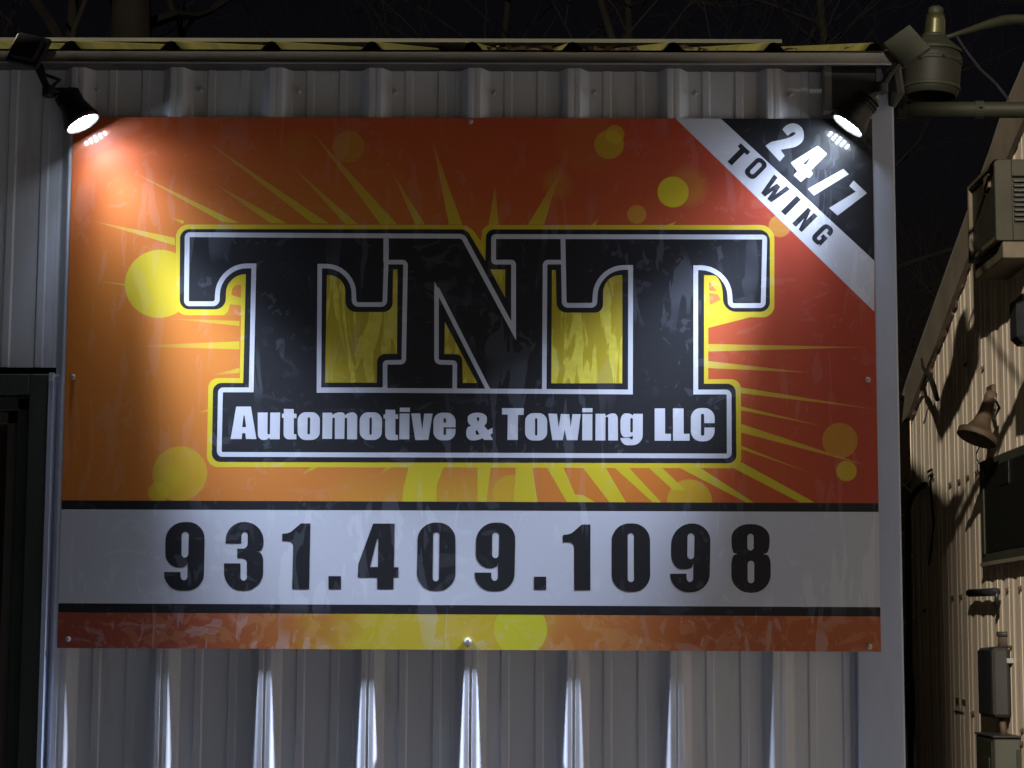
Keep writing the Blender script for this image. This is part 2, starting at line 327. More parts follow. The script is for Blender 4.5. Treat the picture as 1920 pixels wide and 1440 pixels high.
# corner trim: folded sheet
TX0, TX1 = .862, .966
t = MB(); prof = [(TX0+.012, YP+.002), (TX0, YP-.004), (TX0+.002, .0045), (TX0+.006, .0035), (TX1-.004, .0035), (TX1, .0065), (TX1, .12)]
n = len(prof); t.add([(x, y, z) for z in (0, 1.3, 2.6, 2.93) for x, y in prof], [(j*n+i, j*n+i+1, (j+1)*n+i+1, (j+1)*n+i) for j in range(3) for i in range(n-1)])
t.obj('corner_trim', M_TRIM, shop)
# side wall going back
RY, RS, RE, RZ = 3.15, .286, -.06, 2.952
ridge_z = RZ+(RY-RE)*RS
s = MB(); s.slab([(0, .12, 0), (0, .12, 2.93), (0, RY, ridge_z-.06), (0, 2*RY, 2.93), (0, 2*RY, 0)], Vector((.90, 0, 0)), Vector((.06, 0, 0))); s.obj('side_wall', M_DARKSIDE, shop)
s = MB(); s.box(-4, .9, 2*RY-.06, 2*RY, 0, 2.93); s.obj('back_wall', M_DARKSIDE, shop)
# roof sheets with humped ribs
RX0 = ony(885, 98, RE).x; RXE = .985
def roof_sheet(xa, xb, front=True):
    pts = [(xa, 0)]
    for k in range(-16, 8):
        c = RX0+k*P
        if xa < c-.024 and c+.024 < xb:
            pts += [(c-.024, 0), (c-.016, .009), (c-.009, .0175), (c, .0195), (c+.009, .0175), (c+.016, .009), (c+.024, 0)]
    pts.append((xb, 0)); n = len(pts); V = []
    ys = [RE, 1.0, 2.1, RY-.01] if front else [RY+.01, 4.5, 2*RY+.06]
    for y in ys:
        zz = RZ+(y-RE)*RS if front else ridge_z-(y-RY)*RS
        for px_, h in pts: V.append((px_, y, zz+h))
    m = MB(); m.add(V, [(j*n+i, j*n+i+1, (j+1)*n+i+1, (j+1)*n+i) for j in range(len(ys)-1) for i in range(n-1)])
    o = m.obj('roof_sheet', M_ROOF, shop); o.data.materials.append(M_PAN)
    for f in o.data.polygons:
        x_ = [o.data.vertices[v].co.x for v in f.vertices]
        if max(x_)-min(x_) > .05: f.material_index = 1  # flat pans take the copy with painted shade
    return o
e = RX0+P*.5
cuts = [e+P*4*k for k in range(-4, 1)]+[RXE]
for a, b in zip(cuts, cuts[1:]): roof_sheet(a, b-.0005); roof_sheet(a, b-.0005, False)
ez0 = ony(960, 118, RE).z; ez1 = RZ-.004
MB().box(-4, RXE-.004, RE+.003, RE+.02, ez0, ez1).obj('eave_trim', M_EAVE, shop)
MB().box(-4, RXE-.004, RE+.02, YP+.04, ez0+.006, ez0+.012).obj('soffit', M_EAVE, shop)
MB().box(-4, RXE-.002, RE-.001, RE+.003, ez0-.0022, ez0+.0005).obj('drip_edge', M_LIP, shop)
MB().slab([(0, RE, RZ-.03), (0, RE, RZ+.004), (0, RY, ridge_z+.004), (0, RY, ridge_z-.05)], Vector((RXE, 0, 0)), Vector((.012, 0, 0))).obj('rake_trim', M_EAVE, shop)
rz0 = ony(1000, 79.5, RY-.05).z; rz1 = ony(1000, 72.5, RY-.05).z
rxe = ony(1466, 75, RY-.05).x
MB().box(-4.5, rxe, RY-.05, RY+.05, rz0, rz1).obj('ridge_cap', M_CAP, shop)
MB().box(-4.5, RXE, RY+.06, RY+.08, ridge_z-.1, rz0).obj('ridge_closure', M_GAP, shop)
# leaf litter and twigs caught on the roof sheet edge
deb = MB()
for i in range(90):
    x = random.uniform(.0, .9); y = random.uniform(.0, 2.4); z = RZ+(y-RE)*RS+.004
    a = random.uniform(0, 6.3); l = random.uniform(.008, .03); wd = l*.4; c, s_ = math.cos(a), math.sin(a)
    deb.add([(x-c*l, y-s_*l, z), (x+s_*wd, y-c*wd, z+.006), (x+c*l, y+s_*l, z+.004), (x-s_*wd, y+c*wd, z+.008)], [(0, 1, 2, 3)])
do = deb.obj('leaf_litter', M_RUST); do['kind'] = 'stuff'; tag(do, 'dry leaf litter scattered on the roof sheets', 'leaves')
# hex screws
def screw(loc, r=.0052, parent=None, d=Vector((0, -1, 0)), length=.012, name='screw', mt=None):
    m = MB(); q = d.to_track_quat('Z', 'Y').to_matrix().to_4x4(); Mx = Matrix.Translation(loc) @ q
    m.lathe([(r*1.45, -.001), (r*1.45, .0012), (r*1.0, .0022)], 14, Mx, cap=True); m.lathe([(r, .002), (r, length*.8), (r*.8, length)], 6, Mx, cap=True)
    return m.obj(name, mt or (M_RUST if d.x else M_SCREW), parent)
for px, py in ((185, 171), (377, 171), (561, 174), (741, 175), (926, 176), (1114, 176), (1302, 177), (1482, 178)):
    p = ony(px, py, YP); screw(Vector((p.x, YP-.012, p.z)), .0045, shop, length=.014)
for zz in (1.36, 1.2, .5):
    for k in range(-1, 8): screw(Vector((X0+k*P+.056, YP, zz-.2)), .004, shop, length=.006)

# door at the lower left
dz = DZ
def px_y(px, py, Y): return ony(px, py, Y)
fr = MB(); fr.bbox(-1.55, DX, -.006, .05, 0, .001, .0005)
m = MB(); m.box(DX-.006, DX+.004, -.012, .036, 0, DZ+.003); m.obj('door_casing_edge', M_TRIM, shop)
door = MB().bbox(DX-.05, DX-.006, -.008, .10, 0, DZ, .002).obj('door_frame', M_DOOR, shop)
MB().bbox(-3.2, DX-.05, -.008, .10, DZ-.045, DZ, .002).obj('lintel', M_DOOR, door)
MB().bbox(DX-.085, DX-.052, .03, .12, 0, DZ-.05, .002).obj('jamb', M_DOOR, door)
MB().bbox(-3.2, DX-.052, .03, .12, DZ-.078, DZ-.047, .002).obj('jamb', M_DOOR, door)
MB().bbox(DX-.112, DX-.087, .05, .13, 0, DZ-.08, .002).obj('stop_bead', M_DOORIN, door)
MB().bbox(-3.2, DX-.087, .05, .13, DZ-.108, DZ-.08, .002).obj('stop_bead', M_DOORIN, door)
MB().box(-3.2, DX-.112, .11, .13, 0, DZ-.108).obj('door_leaf', M_GAP, shop)
# short twig-like wire lying on the lintel corner
a = ony(93, 713, -.012); b = ony(110, 704, -.02); MB().tube([a, (a+b)/2+Vector((0, 0, .003)), b], .0012, 6).obj('loose_wire', M_RIM, door)

# ------------------------------------------------------------------ THE SIGN
SL, SR = -.915, .915; SZ0, SZ1 = 1.6, 1.6+1.20935
sign = thing('towing_sign', 'large orange printed sign board reading TNT Automotive & Towing LLC with a phone number', 'sign', (0, 0, SZ0))
MB().box(SL, SR, 0, .0022, SZ0, SZ1).obj('board', M_BG, sign)
def flat(name, poly, lvl, ink, holes=(), parent=None):
    """printed shape: px polygon projected on the board, lvl-th layer of ink"""
    y = -.00002*lvl
    loops = [[Vector((on_sign(*p)[0], y, on_sign(*p)[1])) for p in lp] for lp in [poly]+list(holes)]
    for lp in loops:
        for v in lp: v.x = min(max(v.x, SL), SR); v.z = min(max(v.z, SZ0), SZ1)
    tri = tessellate_polygon(loops); V = [v for lp in loops for v in lp]
    m = MB(); m.add(V, tri); return m.obj(name, ink, parent or sign)
def rnd(pts, ox=0, oy=0, sc=1, k=.55, seg=9):
    """polygon with rounded corners: (x,y[,r]) -> px list"""
    P_ = [(p[0], p[1], p[2] if len(p) > 2 else 0) for p in pts]; n = len(P_); out = []
    for i in range(n):
        x, y, r = P_[i]; a = P_[i-1]; b = P_[(i+1) % n]
        if r <= 0: out.append((x, y)); continue
        la = math.hypot(a[0]-x, a[1]-y); lb = math.hypot(b[0]-x, b[1]-y)
        ra = min(r, la*(.5 if a[2] > la-r else 1)*.999) ; rb = min(r, lb*(.5 if b[2] > lb-r else 1)*.999)
        if a[2]+r > la: ra = min(ra, la*r/(a[2]+r)*.999)
        if b[2]+r > lb: rb = min(rb, lb*r/(b[2]+r)*.999)
        p0 = (x+(a[0]-x)/la*ra, y+(a[1]-y)/la*ra); p3 = (x+(b[0]-x)/lb*rb, y+(b[1]-y)/lb*rb)
        p1 = (p0[0]+(x-p0[0])*k, p0[1]+(y-p0[1])*k); p2 = (p3[0]+(x-p3[0])*k, p3[1]+(y-p3[1])*k)
        for j in range(seg+1):
            t = j/seg; u = 1-t
            out.append((u**3*p0[0]+3*u*u*t*p1[0]+3*u*t*t*p2[0]+t**3*p3[0], u**3*p0[1]+3*u*u*t*p1[1]+3*u*t*t*p2[1]+t**3*p3[1]))
    return [(ox+x/sc, oy+y/sc) for x, y in out]
def ribbon(name, path, w, lvl, ink, closed=False):
    """line of constant width along a px path with mitred joints"""
    Q = []
    for p in path:
        if not Q or math.hypot(p[0]-Q[-1][0], p[1]-Q[-1][1]) > .05: Q.append(p)
    if closed and math.hypot(Q[0][0]-Q[-1][0], Q[0][1]-Q[-1][1]) < .05: Q.pop()
    n = len(Q); Lp = []; Rp = []
    for i in range(n):
        a = Q[i-1] if (closed or i) else None; b = Q[(i+1) % n] if (closed or i < n-1) else None
        def nrm(p, q): d = math.hypot(q[0]-p[0], q[1]-p[1]); return (-(q[1]-p[1])/d, (q[0]-p[0])/d)
        n1 = nrm(a, Q[i]) if a else nrm(Q[i], b); n2 = nrm(Q[i], b) if b else n1
        mx, my = n1[0]+n2[0], n1[1]+n2[1]; l = math.hypot(mx, my) or 1; mx /= l; my /= l
        c = max(.22, mx*n1[0]+my*n1[1]); s_ = w/2/c
        Lp.append((Q[i][0]+mx*s_, Q[i][1]+my*s_)); Rp.append((Q[i][0]-mx*s_, Q[i][1]-my*s_))
    y = -.00002*lvl; V = []
    for a, b in zip(Lp, Rp):
        for p in (a, b): x, z = on_sign(*p); V.append((x, y, z))
    m = MB(); m.add(V, [(2*i, 2*i+1, 2*((i+1) % n)+1, 2*((i+1) % n)) for i in range(n if closed else n-1)])
    return m.obj(name, ink, sign)

# --- sun rays (colour fades to the tip in the ink itself)
RAYS = [((386, 264), (585, 418), (616, 419)), ((397, 341), (506, 418), (538, 419)), ((246, 321), (417, 416), (448, 418)), ((165, 412), (328, 446), (328, 460)),
        ((165, 525), (240, 533), (240, 536)), ((542, 306), (648, 420), (670, 420)), ((580, 241), (714, 421), (745, 421)), ((732, 316), (779, 421), (797, 421)),
        ((810, 262), (842, 421), (867, 421)), ((928, 345), (916, 423), (935, 421)), ((1049, 324), (990, 421), (1020, 421)), ((1123, 407), (1110, 422), (1117, 422)),
        ((1270, 414), (1251, 422), (1262, 422)), ((1625, 651), (1328, 645), (1328, 659)), ((1520, 699), (1328, 677), (1328, 690)), ((1640, 767), (1387, 726), (1388, 737)),
        ((1547, 800), (1389, 762), (1389, 769)), ((1630, 874), (1390, 795), (1390, 811)), ((1520, 887), (1390, 836), (1390, 842)),
        ((239, 649), (449, 640), (449, 655)), ((310, 597), (449, 602), (449, 611)), ((394, 704), (449, 690), (449, 699)), ((367, 775), (389, 768), (389, 771)),
        ((559, 894), (585, 875), (600, 875)), ((706, 896), (726, 875), (735, 875)), ((320, 408), (345, 414), (343, 420))]
QUADS = [[(1372, 876), (1389, 866), (1527, 942), (1500, 942)], [(1272, 876), (1311, 876), (1413, 942), (1399, 942)], [(1215, 876), (1240, 876), (1285, 919), (1262, 919)],
         [(1151, 876), (1178, 876), (1240, 942), (1224, 942)], [(1092, 876), (1135, 876), (1174, 942), (1143, 942)], [(1025, 876), (1056, 876), (1078, 927), (1095, 929), (1116, 942), (1063, 942)],
         [(967, 876), (998, 876), (1008, 942), (963, 942)], [(895, 876), (920, 876), (912, 941), (895.5, 941)], [(766, 876), (832, 876), (819, 910), (819, 941), (754, 941), (757, 912)]]
def ray_obj(pts, cols):
    y = -.00002; m = MB(); n = len(pts)
    V = [Vector((on_sign(*p)[0], y, on_sign(*p)[1])) for p in pts]
    m.add(V, tessellate_polygon([V])); o = m.obj('sunray', INK_R, sign); ca = o.data.color_attributes.new('ink', 'FLOAT_COLOR', 'POINT')
    for i, c in enumerate(cols): ca.data[i].color = (*c, 1)
CY, CM, CT = (.62, .47, .012), (.60, .36, .02), (.58, .17, .05)
for tip, a, b in RAYS:
    def l(p, q, t): return (p[0]+(q[0]-p[0])*t, p[1]+(q[1]-p[1])*t)
    ray_obj([tip, l(tip, a, .25), l(tip, a, .6), a, b, l(tip, b, .6), l(tip, b, .25)], [CT, tuple((x+y_)/2 for x, y_ in zip(CT, CM)), CM, CY, CY, CM, tuple((x+y_)/2 for x, y_ in zip(CT, CM))])
for q in QUADS: ray_obj(q, [(.62, .50, .012)]*len(q))

# --- logo
flat('logo_outline', rnd([(330, 421, 24), (880, 422, 16), (902, 453, 0), (905, 422, 14), (1452, 422, 26), (1452, 595, 22), (1406, 595, 0), (1328, 615, 0), (1328, 711, 0), (1389, 711, 18), (1390, 878, 20),
                          (387.5, 876, 22), (391, 709, 18), (450, 709, 0), (452, 591, 0), (330, 591, 20)]), 2, INK_Y)
for w_ in ([(530, 535), (527, 635), (455, 612), (462, 565), (490, 538)], [(528, 690), (526, 735), (520, 770), (400, 762), (432, 735), (443, 682)]):
    flat('logo_window', rnd([(*p, 6) for p in w_], 320, 400, 4), 3, INK_O)
flat('logo_window', rnd([(1318, 510, 3), (1378, 585, 3), (1318, 580, 3)], 1000, 400, 4), 3, INK_O)
flat('logo_window', [(1330, 549), (1346, 552), (1352, 562), (1331, 572)], 3, INK_O)
flat('logo_base', rnd([(337.5, 429.5, 18), (875, 430, 10), (910, 489, 0), (911.5, 430, 15), (1443.5, 431, 20), (1443.5, 584.5, 18), (1356, 584.5, 24), (1354.5, 516, 36), (1320, 516, 0),
                       (1320, 719.5, 0), (1379.5, 719.5, 16), (1381, 868.5, 16), (397, 866, 16), (399.5, 718, 16), (456, 718, 0), (461, 514, 0), (424, 514, 36), (423, 580, 20), (337, 580, 18)]), 4, INK_K)
flat('logo_gap', rnd([(1172, 463, 0), (1308, 463, 122), (1312, 740, 78), (1664, 740, 68), (1668, 420, 0), (1702, 420, 0), (1697, 1054, 0), (1550, 1054, 60), (1545, 1270, 0), (1158, 1270, 0)], 320, 400, 4), 5, INK_G)
flat('logo_gap', rnd([(140, 425, 0), (168, 425, 0), (175, 745, 75), (522, 745, 60), (526, 463, 125), (668, 463, 0), (667, 1275, 0), (135, 1275, 0)], 1000, 400, 4), 5, INK_G)
flat('logo_gap', rnd([(955, 420, 0), (1070, 422, 0), (1068, 632, 0)], 680, 400, 4), 5, INK_G)
flat('logo_gap', rnd([(617, 815, 0), (858, 1272, 0), (750, 1272, 0), (746, 1057, 45), (612, 1055, 0)], 680, 400, 4), 5, INK_G)
WL = 9.0
ribbon('logo_line', rnd([(351, 440, 5), (868, 443, 6), (963, 620, 0), (963, 491.5, 5), (925.5, 491.5, 4), (925.5, 443.5, 4), (1434, 444.5, 5), (1431, 573, 6), (1369.5, 573, 7), (1366, 502, 52), (1304.5, 502, 0), (1304.5, 735, 0), (1367, 735, 6),
                         (1367.5, 855, 6), (411, 852, 6), (413.5, 731, 5), (471, 731, 0), (476, 498.5, 0), (410, 499, 52), (407, 569.5, 8), (349.5, 569.5, 6)]), WL, 6, INK_W, True)
ribbon('logo_line', rnd([(598, 731.5, 0), (599.5, 499, 0), (662, 499, 50), (664, 571, 8), (721.5, 571, 7), (724, 491.5, 0), (760.5, 491.5, 6), (757, 679, 6), (722, 679.5, 4), (722, 731.5, 0)]), WL-.5, 7, INK_W, True)
ribbon('logo_line', [(724, 447), (723.7, 491.5)], WL+1, 6.5, INK_W)
ribbon('logo_line', rnd([(818.5, 545, 0), (818.5, 679, 7), (853, 680, 4), (852.5, 729, 0)]), WL-.5, 7.5, INK_W)
ribbon('logo_line', [(819, 540), (916, 732)], WL-1, 8, INK_W)
flat('logo_line', [(815, 528), (824.5, 548), (822, 560), (814, 556)], 8.5, INK_W)
ribbon('logo_line', rnd([(1020.5, 731, 0), (1022, 491.5, 6), (1052, 491.5, 0)]), WL-.5, 8.7, INK_W)
ribbon('logo_line', rnd([(1055.5, 447, 0), (1058, 572.5, 7), (1115, 572.5, 7), (1118, 501.5, 52), (1182.5, 501.5, 0), (1182, 735, 0), (720, 732, 0)]), WL, 9, INK_W)
ribbon('logo_line', [(594, 731.5), (726, 731.5)], WL+1, 9.3, INK_W)

# --- stripes, phone banner, corner
flat('stripe', [(100, 938), (1660, 943.5), (1660, 960), (100, 955)], 2, INK_K)
flat('phone_banner', [(100, 955), (1660, 960), (1660, 1138.5), (100, 1131)], 2, INK_W)
flat('stripe', [(100, 1131), (1660, 1138.5), (1660, 1156), (100, 1148)], 2, INK_K)
flat('bottom_strip', [(90, 1148), (1662, 1156), (1670, 1240), (80, 1230)], 1, M_STRIP)
flat('corner_band', [(1266.5, 222), (1351.5, 222), (1639.5, 489), (1639.5, 584.5)], 2, INK_W)
flat('corner_panel', [(1351.5, 222), (1639.5, 222), (1639.5, 489)], 2, INK_K)
LB = 10
def glyph(name, ox, oy, sc, outer, holes=(), ink=INK_K, lvl=LB):
    return flat(name, rnd(outer, ox, oy, sc), lvl, ink, [rnd(h, ox, oy, sc) for h in holes])
def nine(ox, oy, sc, dx, dy, kx=1, ky=1):
    T = lambda L_: [(x*kx+dx, y*ky+dy, (q[0] if q else 0)) for x, y, *q in L_]
    glyph('digit', ox, oy, sc, T([(145, 138, 170), (500, 138, 150), (488, 755, 150), (133, 755, 150), (133, 588), (281, 588), (283, 662, 34), (342, 662, 34), (343, 495, 0), (330, 548, 60), (142, 548, 125)]),
          [T([(291, 225, 34), (355, 225, 34), (350, 458, 34), (288, 458, 34)])])
A = (280, 950, 4.8); B = (660, 950, 4.8); C = (1040, 950, 4.364)
nine(*A, 0, 0)
glyph('digit', *A, [(686, 330), (686, 138, 165), (1027, 138, 165), (1027, 392, 80), (962, 404, 3), (1024, 418, 70), (1022, 755, 165), (672, 755, 160), (672, 510), (819, 510), (819, 665, 32), (878, 665, 32), (878, 462, 50), (790, 462), (790, 378), (885, 378, 45), (885, 225, 32), (828, 225, 32), (826, 330)])
ONE = [(1195, 243), (1262, 237, 30), (1365, 150), (1448, 150), (1437, 742), (1285, 742), (1295, 312, 50), (1195, 308)]
glyph('digit', *A, ONE)
glyph('full_stop', *A, [(1612, 625), (1724, 625), (1724, 742), (1612, 742)])
glyph('digit', *B, [(190, 152), (383, 152), (377, 545), (418, 545), (418, 637), (373, 637), (373, 742), (226, 742), (226, 637), (52, 637), (56, 520)], [[(226, 288), (236, 290), (233, 543), (162, 543)]])
glyph('digit', *B, [(592, 143, 155), (932, 143, 155), (930, 757, 155), (583, 757, 155)], [[(731, 228, 28), (788, 228, 28), (782, 671, 28), (725, 671, 28)]])
nine(*B, 972, 5)
glyph('full_stop', *B, [(1638, 630), (1748, 630), (1748, 747), (1638, 747)])
glyph('digit', *C, [(68, 230), (128, 226, 28), (222, 146), (293, 146), (293, 683), (160, 683), (160, 292, 45), (68, 290)])
glyph('digit', *C, [(468, 137, 140), (780, 137, 140), (783, 697, 140), (467, 697, 140)], [[(598, 215, 27), (650, 215, 27), (650, 617, 27), (598, 617, 27)]])
nine(*C, 955-145*.908, 137-138*.914, .908, .914)
glyph('digit', *C, [(1447, 143, 140), (1758, 143, 140), (1760, 372, 90), (1706, 388, 3), (1768, 402, 80), (1768, 705, 150), (1445, 705, 150), (1445, 402, 80), (1494, 388, 3), (1446, 372, 90)],
      [[(1577, 222, 26), (1628, 222, 26), (1628, 358, 26), (1577, 358, 26)], [(1579, 443, 27), (1633, 443, 27), (1633, 626, 27), (1579, 626, 27)]])
# --- company line
D = (380, 740, 7.385); E_ = (620, 740, 7.385); F_ = (860, 740, 7.385); G = (1080, 740, 6)
def LT(cr, outer, holes=()): glyph('letter', *cr, outer, holes, INK_W)
LT(D, [(465, 165), (668, 165), (745, 615), (600, 615), (592, 535), (548, 535), (540, 615), (387, 612)], [[(567, 290), (580, 290), (603, 450), (548, 450)]])
LT(D, [(762, 248), (900, 248), (896, 550, 15), (932, 550, 15), (936, 248), (1073, 248), (1067, 617), (930, 617), (926, 588, 4), (890, 628, 35), (765, 628, 80)])
TT = [(1125, 197), (1260, 200), (1262, 262), (1300, 265), (1300, 325), (1262, 325), (1262, 545, 6), (1298, 550), (1298, 618), (1120, 620, 75), (1122, 322), (1098, 320), (1098, 265), (1123, 262)]
LT(D, TT)
LT(D, [(1315, 243, 115), (1625, 243, 115), (1622, 628, 115), (1315, 628, 115)], [[(1454, 315, 16), (1489, 315, 16), (1486, 550, 16), (1450, 550, 16)]])
LT(E_, [(-112, 250), (20, 250), (22, 282), (80, 245, 45), (185, 245, 45), (197, 288), (250, 245, 45), (368, 245, 65), (365, 618), (228, 618), (228, 320, 15), (195, 320, 15), (190, 613), (58, 613), (58, 318, 15), (25, 318, 15), (20, 612), (-115, 612)])
LT(E_, [(402, 245, 115), (712, 245, 115), (708, 628, 115), (402, 628, 115)], [[(539, 315, 15), (571, 315, 15), (569, 556, 15), (537, 556, 15)]])
LT(E_, [(x-366, y+10, *q) for x, y, *q in TT])
LT(E_, [(957, 180), (1098, 180), (1096, 240), (957, 238)]); LT(E_, [(955, 260), (1092, 263), (1088, 618), (950, 618)])
LT(E_, [(1115, 260), (1240, 258), (1268, 492), (1295, 262), (1412, 262), (1352, 627), (1172, 628)])
LT(E_, [(1424, 250, 120), (1728, 250, 120), (1730, 452), (1562, 452), (1562, 560, 16), (1598, 560, 16), (1600, 472), (1728, 472), (1728, 632, 120), (1422, 632, 120)], [[(1562, 325, 16), (1598, 325, 16), (1598, 388), (1562, 388)]])
LT(F_, [(125, 250, 125), (392, 250, 125), (390, 402, 60), (350, 428, 10), (405, 492), (468, 458), (470, 535), (438, 552), (474, 627), (352, 627), (332, 602, 4), (270, 634, 60), (104, 634, 120), (104, 455, 80), (172, 432, 4), (124, 395, 50)],
   [[(245, 315, 18), (288, 315, 18), (285, 350, 15), (265, 376, 10)], [(232, 500, 18), (255, 490, 10), (290, 553, 10), (240, 556, 15)]])
LT(F_, [(600, 187), (902, 187), (900, 280), (820, 280), (820, 627), (675, 627), (680, 275), (600, 275)])
LT(F_, [(920, 256, 115), (1225, 256, 115), (1225, 635, 115), (918, 635, 115)], [[(1057, 325, 16), (1089, 325, 16), (1089, 566, 16), (1057, 566, 16)]])
LT(F_, [(1242, 262), (1360, 265), (1386, 458), (1415, 268), (1532, 270), (1550, 452), (1575, 270), (1690, 270), (1645, 630), (1498, 630), (1468, 482), (1440, 630), (1297, 630)])
LT(F_, [(1712, 187), (1853, 187), (1853, 245), (1712, 243)]); LT(F_, [(1712, 268), (1852, 268), (1850, 632), (1710, 632)])
LT(G, [(220, 215), (330, 215), (332, 242), (385, 210, 35), (470, 213, 60), (472, 515), (362, 515), (362, 250, 13), (332, 250, 13), (330, 515), (218, 515)])
LT(G, [(500, 211, 95), (610, 211, 40), (640, 236), (645, 215), (752, 215), (750, 568, 115), (505, 570, 80), (500, 487), (608, 487), (612, 503, 10), (640, 503, 10), (640, 460), (600, 480, 30), (500, 480, 90)], [[(611, 263, 15), (640, 263, 15), (638, 425, 15), (611, 425, 15)]])
LT(G, [(885, 155), (1002, 155), (1002, 440), (1068, 440), (1068, 518), (885, 518)]); LT(G, [(1090, 155), (1210, 155), (1212, 440), (1278, 440), (1278, 518), (1092, 518)])
LT(G, [(1292, 150, 115), (1560, 150, 115), (1560, 320), (1443, 320), (1440, 215, 18), (1406, 215, 18), (1405, 462, 18), (1443, 462, 18), (1445, 370), (1560, 370), (1558, 525, 115), (1292, 525, 115)])
# --- corner lettering
H = (1300, 200, 4.8)
def LH(n_, outer, holes=(), ink=INK_W): glyph(n_, *H, outer, holes, ink)
LH('digit', [(800, 205, 5), (848, 150, 55), (950, 150, 75), (1008, 240, 75), (970, 355, 85), (785, 388, 6), (822, 442, 4), (778, 495, 4), (648, 352, 4), (700, 316, 20), (835, 290, 60), (900, 262, 25), (925, 238, 14), (895, 226, 14), (848, 262, 6)])
LH('digit', [(1122, 350, 12), (1207, 425, 15), (1058, 575), (1078, 602, 8), (1045, 642, 8), (1020, 632), (968, 678, 8), (902, 618, 8), (935, 582), (874, 503, 12)], [[(1063, 448), (1015, 522), (986, 514)]])
LH('slash', [(1350, 560, 4), (1400, 608, 4), (1085, 800, 4), (1030, 740, 4)])
LH('digit', [(1442, 664, 4), (1563, 779, 2), (1298, 980, 4), (1222, 912, 4), (1462, 765, 2), (1404, 714, 2)])
def blk(cx, cy, outer, holes=(), ang=43.0, s_=1):
    a = math.radians(ang); ux = (math.cos(a), math.sin(a)); uy = (math.sin(math.radians(45)), -math.cos(math.radians(45)))
    f = lambda L_: [(cx+ux[0]*p[0]*s_+uy[0]*p[1]*s_, cy+ux[1]*p[0]*s_+uy[1]*p[1]*s_, (p[2] if len(p) > 2 else 0)) for p in L_]
    LH('letter', f(outer), [f(h) for h in holes], INK_K)
blk(326, 512, [(-26, 0), (26, 0), (26, 163), (58, 163), (58, 203), (-58, 203), (-58, 163), (-26, 163)])
blk(490, 628, [(-60, 0, 45), (60, 0, 45), (60, 205, 45), (-60, 205, 45)], [[(-22, 38, 20), (22, 38, 20), (22, 167, 20), (-22, 167, 20)]])
blk(655, 820, [(-62, 0), (-14, 0), (0, 90), (14, 0), (62, 0), (98, 203), (54, 203), (38, 78), (22, 160), (-22, 160), (-38, 78), (-54, 203), (-98, 203)])
blk(808, 960, [(-26, 0), (26, 0), (26, 200), (-26, 200)])
blk(932, 1090, [(-58, 0), (-12, 0), (-12, 105), (22, 0), (58, 0), (58, 203), (12, 203), (12, 105), (-22, 203), (-58, 203)])
blk(1092, 1222, [(-58, 0, 48), (40, 0, 20), (44, 20), (58, 0), (58, 108), (2, 108), (2, 72), (18, 72), (18, 38, 15), (-16, 38, 15), (-16, 167, 16), (16, 167, 16), (16, 135), (58, 135), (58, 203, 48), (-58, 203, 48)])
for px, py in ((137, 707), (128, 1198), (877, 1203), (1627, 712), (1630, 1212), (882, 228)):
    p = ony(px, py, 0); screw(Vector((p.x, -.0005, p.z)), .0042 if px != 877 else .006, sign, length=.009)

